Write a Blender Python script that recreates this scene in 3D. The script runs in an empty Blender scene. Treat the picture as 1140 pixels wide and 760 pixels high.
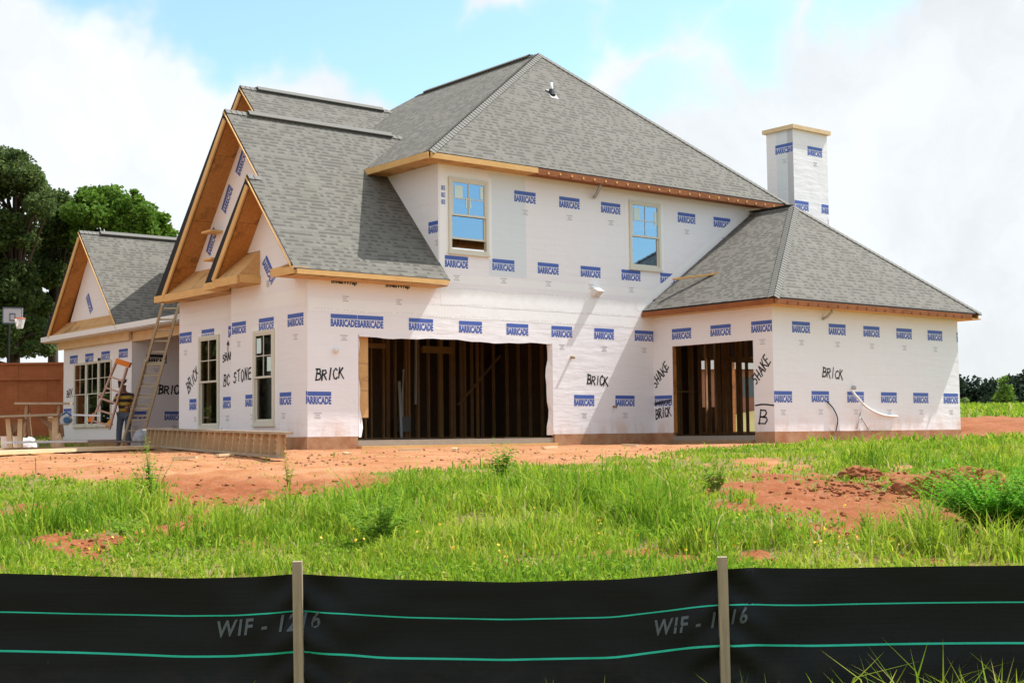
import bpy, bmesh, math, random
import numpy as np
from mathutils import Vector, Matrix
SC = bpy.context.scene
COL = SC.collection
random.seed(7); RNG = np.random.default_rng(7)
R = math.radians
# ------------------------------------------------------------------ camera
CAM = np.array([-15.6244, -26.3690, -0.0174])
FW = np.array([0.62958806, 0.77394916, 0.06798225])
RT = np.array([0.77618856, -0.63039501, -0.01155247])
UP = np.array([-0.03391465, -0.06004034, 0.99761964])
FPX = 1532.04                                   # focal length in pixels of a 1140 wide picture
cd = bpy.data.cameras.new('camera'); cam = bpy.data.objects.new('camera', cd); COL.objects.link(cam)
cd.sensor_width = 36.0; cd.lens = FPX / 1140 * 36.0; cd.clip_start = 0.1; cd.clip_end = 6000
cam.matrix_world = Matrix(((RT[0], UP[0], -FW[0], CAM[0]), (RT[1], UP[1], -FW[1], CAM[1]),
                           (RT[2], UP[2], -FW[2], CAM[2]), (0, 0, 0, 1)))
SC.camera = cam
# ------------------------------------------------------------------ light, sky, exposure
SUN = Vector((0.66, -0.15, 1.0)).normalized()
SUN_STRENGTH, SKY_STRENGTH, EXPOSURE = 3.6, 0.12, 0.98
sl = bpy.data.lights.new('sun', 'SUN'); so = bpy.data.objects.new('sun', sl); COL.objects.link(so)
sl.energy = SUN_STRENGTH; sl.angle = R(0.55); sl.color = (1.0, 0.975, 0.94)
so.rotation_euler = SUN.to_track_quat('Z', 'Y').to_euler(); so.location = (30, -10, 60)
vs = SC.view_settings
vs.view_transform = 'Standard'; vs.look = 'None'; vs.exposure = EXPOSURE; vs.gamma = 1.0; vs.use_curve_mapping = False
SC.render.engine = 'CYCLES'
try:
    SC.cycles.use_denoising = True; SC.cycles.denoiser = 'OPENIMAGEDENOISE'
except Exception: pass
SC.cycles.max_bounces = 8; SC.cycles.diffuse_bounces = 4; SC.cycles.glossy_bounces = 3
SC.cycles.transparent_max_bounces = 8; SC.cycles.transmission_bounces = 4

def ray(px, py): return FW + RT * (px - 570) / FPX - UP * (py - 380) / FPX
def at(px, py, axis, val):                      # where a sight line of the photo meets an axis-aligned plane
    d = ray(px, py); return CAM + d * ((val - CAM[axis]) / d[axis])
def atD(px, py, D): return CAM + ray(px, py) * D
FH = np.array([FW[0], FW[1], 0]); FH /= np.linalg.norm(FH)
RH = np.array([FH[1], -FH[0], 0])
def DL(x, y):
    dx, dy = x - CAM[0], y - CAM[1]
    return dx * FH[0] + dy * FH[1], dx * RH[0] + dy * RH[1]
def XY(D, L): return CAM[0] + D * FH[0] + L * RH[0], CAM[1] + D * FH[1] + L * RH[1]

class NT:
    def __init__(s, nt): s.nt = nt
    def n(s, typ, ins=None, **kw):
        nd = s.nt.nodes.new(typ)
        for k, v in kw.items(): setattr(nd, k, v)
        for k, v in (ins or {}).items():
            sk = nd.inputs[k]
            if isinstance(v, bpy.types.NodeSocket): s.nt.links.new(v, sk)
            else: sk.default_value = v
        return nd
    def math(s, op, a, b=0.0, c=None, clamp=False):
        d = {0: a, 1: b}
        if c is not None: d[2] = c
        return s.n('ShaderNodeMath', d, operation=op, use_clamp=clamp).outputs[0]
    def mix(s, f, a, b, blend='MIX'):
        nd = s.n('ShaderNodeMix', None, data_type='RGBA', blend_type=blend)
        for i, v in ((0, f), (6, a), (7, b)):
            if isinstance(v, bpy.types.NodeSocket): s.nt.links.new(v, nd.inputs[i])
            else: nd.inputs[i].default_value = v if i == 0 else tuple(v)[:3] + (1,)
        return nd.outputs[2]
    def ramp(s, f, lo, hi, t0=0.0, t1=1.0):
        return s.n('ShaderNodeMapRange', {0: f, 1: lo, 2: hi, 3: t0, 4: t1}, interpolation_type='SMOOTHSTEP').outputs[0]
    def noise(s, vec, scale, detail=3, rough=.55, out=0, **kw):
        d = {'Scale': scale, 'Detail': detail, 'Roughness': rough}
        if vec is not None: d['Vector'] = vec
        return s.n('ShaderNodeTexNoise', d, **kw).outputs[out]

W = bpy.data.worlds.new('World'); SC.world = W; W.use_nodes = True
W.node_tree.nodes.clear(); t = NT(W.node_tree)
sky = t.n('ShaderNodeTexSky', None, sky_type='NISHITA', sun_disc=False, sun_elevation=math.asin(SUN.z),
          sun_rotation=math.atan2(SUN.x, SUN.y), air_density=1.0, dust_density=1.2, ozone_density=1.6)
gen = t.n('ShaderNodeTexCoord').outputs['Generated']
warp = t.n('ShaderNodeVectorMath', {0: t.noise(gen, 5.0, 5, .6, out=1), 1: (.5, .5, .5)}, operation='SUBTRACT').outputs[0]
warp = t.n('ShaderNodeVectorMath', {0: warp, 3: 0.16}, operation='SCALE').outputs[0]
wd = t.n('ShaderNodeVectorMath', {0: gen, 1: warp}, operation='ADD').outputs[0]
wd = t.n('ShaderNodeVectorMath', {0: wd}, operation='NORMALIZE').outputs[0]
def unit(v): v = np.array(v, float); return tuple(v / np.linalg.norm(v))
# clear patches between the clouds: (direction, inner angle, outer angle, amount)
gaps = [(ray(90, -75), 1.5, 5.6, 1.0), (ray(235, -40), 1.5, 5.0, 1.0), (ray(345, -55), 1.2, 4.7, 1.0), (ray(450, -10), 1.2, 4.4, 1.0), (ray(485, 50), .8, 3.4, 1.0), (ray(575, 60), .8, 3.7, 1.0), (ray(655, 30), .5, 3.4, .85), (ray(760, 0), .5, 3.2, .8), (ray(720, 185), .4, 2.6, .65), (ray(850, 35), .4, 3.0, .6), (ray(775, 120), .3, 2.6, .5), (ray(990, -15), .3, 3.0, .6),
        ((.60, -.78, .16), 10, 26, 1.0), ((.75, -.55, .55), 8, 30, .8), ((-.2, -.9, .5), 6, 26, .6), ((0, .3, .95), 8, 28, .7)]
acc = None
for dv, a0, a1, amt in gaps:
    dt = t.n('ShaderNodeVectorMath', {0: wd, 1: unit(dv)}, operation='DOT_PRODUCT').outputs['Value']
    g = t.ramp(dt, math.cos(R(a1)), math.cos(R(a0)), 0.0, amt)
    acc = g if acc is None else t.math('MAXIMUM', acc, g)
wisp = t.noise(gen, 9.0, 6, .62)
cover = t.math('SUBTRACT', 1.0, t.ramp(t.math('ADD', acc, t.math('MULTIPLY', t.math('SUBTRACT', wisp, .5), .9)), .12, .80))
shade = t.math('MULTIPLY', t.ramp(t.noise(wd, 3.2, 4, .55), .3, .72, .93, 1.06), t.ramp(t.noise(wd, 11.0, 6, .6), .32, .66, .93, 1.05))
sdot = t.n('ShaderNodeVectorMath', {0: gen, 1: tuple(SUN)}, operation='DOT_PRODUCT').outputs['Value']
bright = t.math('MULTIPLY', shade, t.ramp(sdot, .70, .97, 1.0, 2.4))
CLOUD = 4.25
ccol = t.n('ShaderNodeVectorMath', {0: (CLOUD * .945, CLOUD * .985, CLOUD * 1.015), 3: bright}, operation='SCALE').outputs[0]
BL = 1.0
sk2 = t.n('ShaderNodeVectorMath', {0: sky.outputs[0], 1: (1.0 * BL, 1.12 * BL, 1.04 * BL)}, operation='MULTIPLY').outputs[0]
wcol = t.mix(t.math('MULTIPLY', cover, .97), sk2, (1, 1, 1)); W.node_tree.links.new(ccol, wcol.node.inputs[7])
bg = t.n('ShaderNodeBackground', {'Color': wcol, 'Strength': SKY_STRENGTH})
W.node_tree.links.new(bg.outputs[0], t.n('ShaderNodeOutputWorld').inputs[0])

# ------------------------------------------------------------------ materials
def new_mat(name):
    m = bpy.data.materials.new(name); m.use_nodes = True; m.node_tree.nodes.clear(); t = NT(m.node_tree)
    out = t.n('ShaderNodeOutputMaterial'); return m, t, out
def finish(t, out, col, rough=.6, bump=None, bs=.3, bd=.02, spec=.4, metal=0.0, trans=0.0):
    ins = {'Base Color': col if isinstance(col, bpy.types.NodeSocket) else tuple(col)[:3] + (1,), 'Roughness': rough,
           'Specular IOR Level': spec, 'Metallic': metal}
    p = t.n('ShaderNodeBsdfPrincipled', ins)
    if bump is not None:
        b = t.n('ShaderNodeBump', {'Height': bump, 'Strength': bs, 'Distance': bd})
        t.nt.links.new(b.outputs[0], p.inputs['Normal'])
    sh = p.outputs[0]
    if trans:
        tr = t.n('ShaderNodeBsdfTranslucent', {'Color': ins['Base Color']})
        sh = t.n('ShaderNodeMixShader', {0: trans, 1: p.outputs[0], 2: tr.outputs[0]}).outputs[0]
    t.nt.links.new(sh, out.inputs[0])
def plain(name, col, rough=.6, var=.12, scale=6.0, metal=0.0, spec=.4, bump=0.0):
    m, t, out = new_mat(name)
    oc = t.n('ShaderNodeTexCoord').outputs['Object']
    nz = t.noise(oc, scale, 5, .6)
    c = t.mix(nz, [x * (1 - var) for x in col], [min(1, x * (1 + var)) for x in col])
    finish(t, out, c, rough, nz if bump else None, bump, .02, spec, metal); return m
def wood(name, a, b, rough=.65, knots=True):
    m, t, out = new_mat(name)
    uv = t.n('ShaderNodeTexCoord').outputs['UV']
    mp = t.n('ShaderNodeMapping', {'Vector': uv, 'Scale': (1.2, 22.0, 1)}).outputs[0]
    oc = t.n('ShaderNodeTexCoord').outputs['Object']
    g = t.noise(mp, 2.0, 5, .65); blot = t.noise(oc, 2.3, 3, .6)
    f = t.ramp(t.math('ADD', t.math('MULTIPLY', g, .6), t.math('MULTIPLY', blot, .4)), .32, .68)
    c = t.mix(f, a, b)
    if knots:
        k = t.ramp(t.noise(uv, 9.0, 2, .5), .70, .76); c = t.mix(t.math('MULTIPLY', k, .5), c, [x * .35 for x in a])
    finish(t, out, c, rough, g, .25, .01, .25); return m
def osb(name, a, b):
    m, t, out = new_mat(name)
    uv = t.n('ShaderNodeTexCoord').outputs['UV']
    v = t.n('ShaderNodeTexVoronoi', {'Vector': uv, 'Scale': 16.0, 'Randomness': 1.0})
    big = t.noise(uv, 1.6, 4, .65)
    seam = t.n('ShaderNodeTexBrick', {'Vector': uv, 'Scale': 1.0, 'Brick Width': 1.9, 'Row Height': .62, 'Mortar Size': .008}, offset=.5).outputs['Fac']
    c = t.mix(t.math('ADD', t.math('MULTIPLY', v.outputs['Color'].node.outputs['Distance'], .5), t.math('MULTIPLY', big, .6)), a, b)
    smut = t.ramp(t.noise(uv, 1.3, 5, .7), .50, .64)
    c = t.mix(t.math('MULTIPLY', smut, .55), c, [x * .28 for x in a]); c = t.mix(t.math('MULTIPLY', seam, .7), c, [x * .3 for x in a])
    finish(t, out, c, .7, v.outputs['Distance'], .15, .01, .25); return m
def wrap_mat(name, tint, stain=True):
    m, t, out = new_mat(name)
    uv = t.n('ShaderNodeTexCoord').outputs['UV']; oc = t.n('ShaderNodeTexCoord').outputs['Object']
    sx = t.n('ShaderNodeSeparateXYZ', {0: uv}); so_ = t.n('ShaderNodeSeparateXYZ', {0: oc})
    def lines(s, period, w):
        fr = t.math('FRACT', t.math('DIVIDE', s, period)); return t.math('LESS_THAN', fr, w / period)
    ln = t.math('MAXIMUM', lines(sx.outputs[1], .291, .010), t.math('MULTIPLY', lines(sx.outputs[0], .364, .010), .6))
    nz = t.noise(oc, 1.1, 4, .6)
    c = t.mix(nz, [x * .96 for x in tint], tint)
    c = t.mix(t.math('MULTIPLY', ln, .085), c, (.42, .40, .44))
    # slight dirt and splashed clay along the foot
    h = so_.outputs[2]
    smear = t.noise(t.n('ShaderNodeMapping', {'Vector': oc, 'Scale': (1.3, 1.3, .5)}).outputs[0], 1.5, 5, .65)
    if stain:
        st = t.math('MULTIPLY', t.ramp(h, .55, .0), t.ramp(smear, .42, .66))
        st = t.math('MULTIPLY', st, t.ramp(so_.outputs[1], 2.0, .6))
        c = t.mix(t.math('MULTIPLY', st, .46), c, (.62, .32, .14))
    drt = t.math('MULTIPLY', t.ramp(t.noise(oc, 3.1, 6, .7), .62, .80), .16); c = t.mix(drt, c, (.40, .34, .30))
    # creases: broad sag plus fine diagonal pulls
    cr = t.noise(t.n('ShaderNodeMapping', {'Vector': uv, 'Rotation': (0, 0, R(38)), 'Scale': (1.0, 6.0, 1)}).outputs[0], 1.3, 3, .5)
    b = t.math('ADD', t.math('MULTIPLY', cr, .5), t.noise(uv, 1.6, 3, .5))
    b = t.math('SUBTRACT', b, t.math('MULTIPLY', ln, .03))
    finish(t, out, c, .5, b, .30, .06, .3); return m
def shingle_mat(name):
    m, t, out = new_mat(name)
    uv = t.n('ShaderNodeTexCoord').outputs['UV']; sx = t.n('ShaderNodeSeparateXYZ', {0: uv})
    RH_, BW = .128, .115
    jit = t.noise(uv, 5.0, 2, .5)
    uvj = t.n('ShaderNodeCombineXYZ', {0: sx.outputs[0], 1: t.math('ADD', sx.outputs[1], t.math('MULTIPLY', t.math('SUBTRACT', jit, .5), .022))}).outputs[0]
    b1 = t.n('ShaderNodeTexBrick', {'Vector': uvj, 'Color1': (0, 0, 0, 1), 'Color2': (1, 1, 1, 1), 'Scale': 1.0, 'Brick Width': BW, 'Row Height': RH_, 'Mortar Size': 0.0, 'Bias': 0.0}, offset=.37, offset_frequency=3, squash=.8, squash_frequency=2)
    b2 = t.n('ShaderNodeTexBrick', {'Vector': t.n('ShaderNodeMapping', {'Vector': uvj, 'Location': (.13, 0, 0)}).outputs[0], 'Color1': (0, 0, 0, 1), 'Color2': (1, 1, 1, 1), 'Scale': 1.0, 'Brick Width': .24, 'Row Height': RH_, 'Mortar Size': 0.0}, offset=.61, offset_frequency=2, squash=1.25, squash_frequency=3)
    rnd = t.math('ADD', t.math('MULTIPLY', b1.outputs[0], .6), t.math('MULTIPLY', b2.outputs[0], .4))
    fv = t.math('FRACT', t.math('DIVIDE', t.n('ShaderNodeSeparateXYZ', {0: uvj}).outputs[1], RH_))
    tab = t.math('LESS_THAN', b1.outputs[0], .52)                   # random cells that carry a painted tab shadow
    low = t.ramp(fv, .46, .30)                                      # lower part of each course
    dash = t.math('MULTIPLY', tab, low)
    gr = t.noise(uv, 180.0, 2, .6); big = t.noise(uv, .55, 4, .55)
    c = t.mix(rnd, (.118, .110, .094), (.166, .157, .135))
    c = t.mix(t.math('MULTIPLY', dash, .64), c, (.052, .049, .045))  # dark dashes: shadow of the tab thickness painted into the colour
    c = t.mix(t.math('MULTIPLY', t.ramp(fv, .10, .02), .45), c, (.05, .047, .043))  # shadow line between courses, also painted into the colour
    c = t.mix(t.math('MULTIPLY', t.math('SUBTRACT', gr, .35), .35), c, (.26, .245, .22))
    c = t.mix(t.math('MULTIPLY', t.ramp(big, .35, .7), .22), c, (.10, .09, .075))
    hgt = t.math('SUBTRACT', t.math('MULTIPLY', t.math('SUBTRACT', 1.0, fv), .6), t.math('MULTIPLY', dash, .5))
    hgt = t.math('ADD', hgt, t.math('MULTIPLY', gr, .15))
    finish(t, out, c, .9, hgt, .7, .02, .2); return m
M = {}
M['wrap'] = wrap_mat('house_wrap', (.83, .815, .84)); M['wrap_blue'] = wrap_mat('house_wrap_blue', (.70, .755, .80), False)
M['wrap_plain'] = plain('wrap_tape', (.84, .84, .84), .45, .04, 3.0, bump=.3)
M['shingle'] = shingle_mat('shingle')
M['cap'] = plain('ridge_cap', (.165, .158, .142), .9, .25, 40.0)
M['black'] = plain('felt_black', (.012, .012, .013), .8, .2)
M['osb'] = osb('osb', (.34, .135, .034), (.54, .25, .072)); M['osb_pale'] = osb('osb_pale', (.50, .27, .10), (.66, .40, .175))
M['pine'] = wood('pine', (.60, .345, .125), (.72, .46, .19)); M['pine_pale'] = wood('pine_pale', (.62, .45, .26), (.76, .58, .36))
M['pine_dark'] = wood('pine_dark', (.20, .062, .018), (.33, .115, .035)); M['stud'] = wood('stud', (.50, .27, .115), (.66, .40, .20))
M['grey_wood'] = wood('grey_wood', (.30, .235, .165), (.46, .37, .26)); M['stake'] = wood('stake_wood', (.21, .165, .115), (.36, .295, .21))
M['panel_wood'] = wood('panel_wood', (.38, .26, .145), (.54, .40, .25)); M['old_wood'] = wood('old_wood', (.24, .15, .085), (.38, .255, .15))
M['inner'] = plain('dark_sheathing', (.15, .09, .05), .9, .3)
M['white_paint'] = plain('white_paint', (.80, .80, .80), .5, .03)
M['vinyl'] = plain('vinyl_tan', (.64, .615, .52), .45, .04); M['vinyl_white'] = plain('vinyl_white', (.78, .78, .76), .45, .03)
M['blue_ink'] = plain('blue_ink', (.060, .120, .43), .5, .12, 9.0)
M['grey_ink'] = plain('grey_ink', (.50, .49, .52), .6, .1); M['black_ink'] = plain('black_paint', (.012, .012, .014), .5, .3)
M['clay_conc'] = None
M['metal'] = plain('aluminium', (.55, .53, .50), .42, .1, 20.0, metal=.55); M['galv'] = plain('galvanised', (.42, .42, .42), .5, .12, metal=.5)
M['pipe_white'] = plain('pvc_white', (.75, .75, .74), .4, .03); M['cable_black'] = plain('cable_black', (.02, .02, .02), .5, .1)
M['orange'] = plain('orange_plastic', (.75, .20, .015), .4, .08); M['yellow'] = plain('yellow_plastic', (.75, .36, .02), .4, .08)
M['ladder_rail'] = plain('weathered_rail', (.46, .38, .26), .5, .15, 12.0, metal=.1); M['fibre'] = plain('fibreglass_tan', (.55, .34, .25), .5, .1)
M['skin'] = plain('skin', (.24, .125, .075), .55, .1); M['denim'] = plain('denim', (.085, .115, .15), .85, .25, 30.0); M['cap_cloth'] = plain('cap_cloth', (.035, .022, .02), .8, .2)
M['shoe'] = plain('shoe', (.05, .035, .025), .7, .2); M['hair'] = plain('hair', (.012, .01, .009), .8, .2)
M['fence_wood'] = wood('fence_stain', (.27, .078, .026), (.38, .125, .045)); M['blue_plastic'] = plain('saw_blue', (.02, .10, .22), .4, .1)
M['grey_cloth'] = plain('grey_cloth', (.28, .28, .29), .85, .2, 8.0, bump=.5); M['seam_grey'] = plain('seam_grey', (.52, .53, .56), .6, .06); M['rope'] = plain('glove_tan', (.55, .36, .22), .8, .2)
M['board_dark'] = plain('backboard', (.09, .12, .14), .4, .1); M['net'] = plain('net_white', (.8, .78, .76), .7, .05); M['rim'] = plain('rim_orange', (.6, .14, .05), .5, .1)
M['rock'] = plain('rock', (.50, .46, .42), .9, .25, 12.0, bump=.6); M['brick_far'] = plain('brick_far', (.33, .14, .09), .9, .25, 8.0)
M['thread'] = plain('green_thread', (.012, .46, .32), .6, .15, 40.0); M['fab_ink'] = plain('fabric_ink', (.085, .105, .12), .8, .35, 60.0)
M['bark'] = plain('bark', (.075, .055, .042), .95, .35, 14.0, bump=.8); M['stem'] = plain('stem', (.17, .26, .05), .7, .2)
# concrete footing stained with red clay
m, t, out = new_mat('clay_stained_concrete'); oc = t.n('ShaderNodeTexCoord').outputs['Object']
f = t.noise(oc, 2.2, 6, .68); c = t.mix(t.ramp(f, .3, .7), (.33, .145, .065), (.44, .27, .16)); finish(t, out, c, .9, f, .4, .03, .2); M['clay_conc'] = m
# concrete slab
M['slab'] = plain('concrete', (.30, .26, .22), .85, .2, 5.0, bump=.3)
# window glass
def glass_mat(name, refl, tintc):
    m, t, out = new_mat(name)
    oc = t.n('ShaderNodeTexCoord').outputs['Object']
    b = t.n('ShaderNodeBump', {'Height': t.noise(oc, .9, 2, .5), 'Strength': .06, 'Distance': .05})
    gl = t.n('ShaderNodeBsdfGlossy', {'Color': (refl[0], refl[1], refl[2], 1), 'Roughness': .015, 'Normal': b.outputs[0]})
    tr = t.n('ShaderNodeBsdfTransparent', {'Color': (*tintc, 1)})
    fr = t.n('ShaderNodeFresnel', {'IOR': 1.75}).outputs[0]
    f = t.math('ADD', t.math('MULTIPLY', fr, .9), .12, clamp=True)
    mx = t.n('ShaderNodeMixShader', {0: f, 1: tr.outputs[0], 2: gl.outputs[0]}); t.nt.links.new(mx.outputs[0], out.inputs[0]); return m
M['glass'] = glass_mat('window_glass', (.9, .95, .95), (.55, .62, .58))
M['glass_coated'] = glass_mat('window_glass_coated', (.50, .74, 1.0), (.35, .45, .5))
for nd in M['glass_coated'].node_tree.nodes:
    if nd.type == 'MATH' and nd.operation == 'ADD': nd.inputs[1].default_value = .34
M['sticker'] = plain('window_sticker', (.62, .78, .76), .6, .1)
# black woven silt fabric
m, t, out = new_mat('woven_black_fabric'); uv = t.n('ShaderNodeTexCoord').outputs['UV']; sx = t.n('ShaderNodeSeparateXYZ', {0: uv})
wv = t.math('MULTIPLY', t.math('SINE', t.math('MULTIPLY', sx.outputs[0], 2400.0)), t.math('SINE', t.math('MULTIPLY', sx.outputs[1], 2400.0)))
st = t.noise(t.n('ShaderNodeMapping', {'Vector': uv, 'Scale': (1.2, 30.0, 1)}).outputs[0], 2.0, 4, .6)
sp = t.ramp(t.noise(t.n('ShaderNodeMapping', {'Vector': uv, 'Scale': (60, 9, 1)}).outputs[0], 1.0, 3, .6), .74, .80)
ds = t.ramp(t.noise(uv, 3.0, 5, .65), .45, .8)
c = t.mix(st, (.0016, .0026, .0034), (.0046, .0070, .0088)); c = t.mix(t.math('MULTIPLY', ds, .16), c, (.012, .0145, .0155)); c = t.mix(t.math('MULTIPLY', sp, .6), c, (.07, .068, .06)); mud = t.math('MULTIPLY', t.ramp(sx.outputs[1], -1.0, -1.4), t.ramp(t.noise(uv, 6.0, 6, .7), .42, .7)); c = t.mix(t.math('MULTIPLY', mud, .22), c, (.10, .055, .03))
finish(t, out, c, .55, t.math('ADD', t.math('MULTIPLY', st, .6), t.math('MULTIPLY', wv, .05)), .35, .01, .22); M['fabric'] = m
# striped shirt
m, t, out = new_mat('striped_shirt'); oc = t.n('ShaderNodeTexCoord').outputs['Object']; z = t.n('ShaderNodeSeparateXYZ', {0: oc}).outputs[2]
fr = t.math('FRACT', t.math('MULTIPLY', t.math('ADD', z, t.math('MULTIPLY', t.noise(oc, 5, 2), .03)), 5.2))
c = t.mix(t.math('LESS_THAN', fr, .42), (.030, .022, .022), (.50, .33, .045)); c = t.mix(t.math('GREATER_THAN', fr, .86), c, (.22, .10, .06)); finish(t, out, c, .85); M['shirt'] = m
# leaves and grass: tint comes from a per-vertex attribute that varies from leaf to leaf
def leaf_mat(name, stops, trans=.35, rough=.5):
    m, t, out = new_mat(name)
    a = t.n('ShaderNodeAttribute', None, attribute_name='tint').outputs['Fac']
    cr = t.n('ShaderNodeValToRGB', {0: a}); e = cr.color_ramp.elements
    e[0].position, e[0].color = stops[0][0], (*stops[0][1], 1); e[1].position, e[1].color = stops[-1][0], (*stops[-1][1], 1)
    for p, c in stops[1:-1]: k = e.new(p); k.color = (*c, 1)
    finish(t, out, cr.outputs[0], .65, trans=trans, spec=.12); return m
M['oak'] = leaf_mat('leaf_oak', [(0, (.040, .070, .024)), (.5, (.085, .130, .036)), (1, (.165, .21, .06))], .45)
M['lush'] = leaf_mat('leaf_lush', [(0, (.055, .115, .014)), (.5, (.105, .20, .022)), (1, (.18, .29, .04))], .4)
M['pine_leaf'] = leaf_mat('leaf_far', [(0, (.020, .036, .024)), (1, (.040, .066, .034))], .15)
M['grass'] = leaf_mat('grass_blades', [(0, (.105, .23, .015)), (.35, (.205, .35, .022)), (.65, (.34, .43, .036)), (.85, (.45, .45, .075)), (1, (.52, .45, .20))], .45, .42)
M['weed'] = leaf_mat('weed_leaves', [(0, (.12, .25, .02)), (.6, (.20, .36, .03)), (1, (.32, .44, .05))], .55)
M['fern'] = leaf_mat('fern_leaves', [(0, (.085, .28, .014)), (.6, (.14, .40, .02)), (1, (.25, .48, .035))], .55)
M['flower'] = plain('yellow_petals', (.75, .50, .02), .6, .1)
# ground: red clay and turf, mixed by the soil mask of the mesh
m, t, out = new_mat('red_clay_and_turf'); oc = t.n('ShaderNodeTexCoord').outputs['Object']
a = t.n('ShaderNodeAttribute', None, attribute_name='soil').outputs['Fac']
n1 = t.noise(oc, 1.3, 6, .65); n2 = t.noise(oc, 9.0, 6, .7); n3 = t.noise(oc, 34.0, 4, .7)
dry = t.n('ShaderNodeAttribute', None, attribute_name='dry').outputs['Fac']
clay = t.mix(t.ramp(n1, .3, .7), (.215, .064, .022), (.27, .096, .038)); clay = t.mix(dry, clay, t.mix(t.ramp(n1, .35, .65), (.32, .128, .05), (.39, .195, .095))); clay = t.mix(t.math('MULTIPLY', t.ramp(n2, .45, .75), .6), clay, (.34, .175, .10))
clay = t.mix(t.math('MULTIPLY', t.ramp(n3, .52, .72), .55), clay, (.125, .042, .018))
turf = t.mix(n2, (.105, .115, .028), (.19, .175, .06)); turf = t.mix(t.ramp(n3, .42, .70), turf, (.27, .16, .075)); turf = t.mix(t.ramp(n3, .40, .28), turf, (.06, .075, .015))
f = t.ramp(t.math('ADD', a, t.math('MULTIPLY', t.math('SUBTRACT', n2, .5), .8)), .40, .60)
finish(t, out, t.mix(f, turf, clay), .95, t.math('ADD', t.math('MULTIPLY', n2, .6), t.math('MULTIPLY', n3, .4)), .6, .04, .12); M['ground'] = m
m, t, out = new_mat('clay_clods'); oc = t.n('ShaderNodeTexCoord').outputs['Object']; n1 = t.noise(oc, 7.0, 4, .6)
finish(t, out, t.mix(t.n('ShaderNodeAttribute', None, attribute_name='tint').outputs['Fac'], t.mix(n1, (.22, .070, .026), (.33, .135, .062)), t.mix(n1, (.26, .11, .055), (.36, .19, .11))), .95, t.noise(oc, 60, 3, .6), .5, .02, .12); M['clod'] = m

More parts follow.
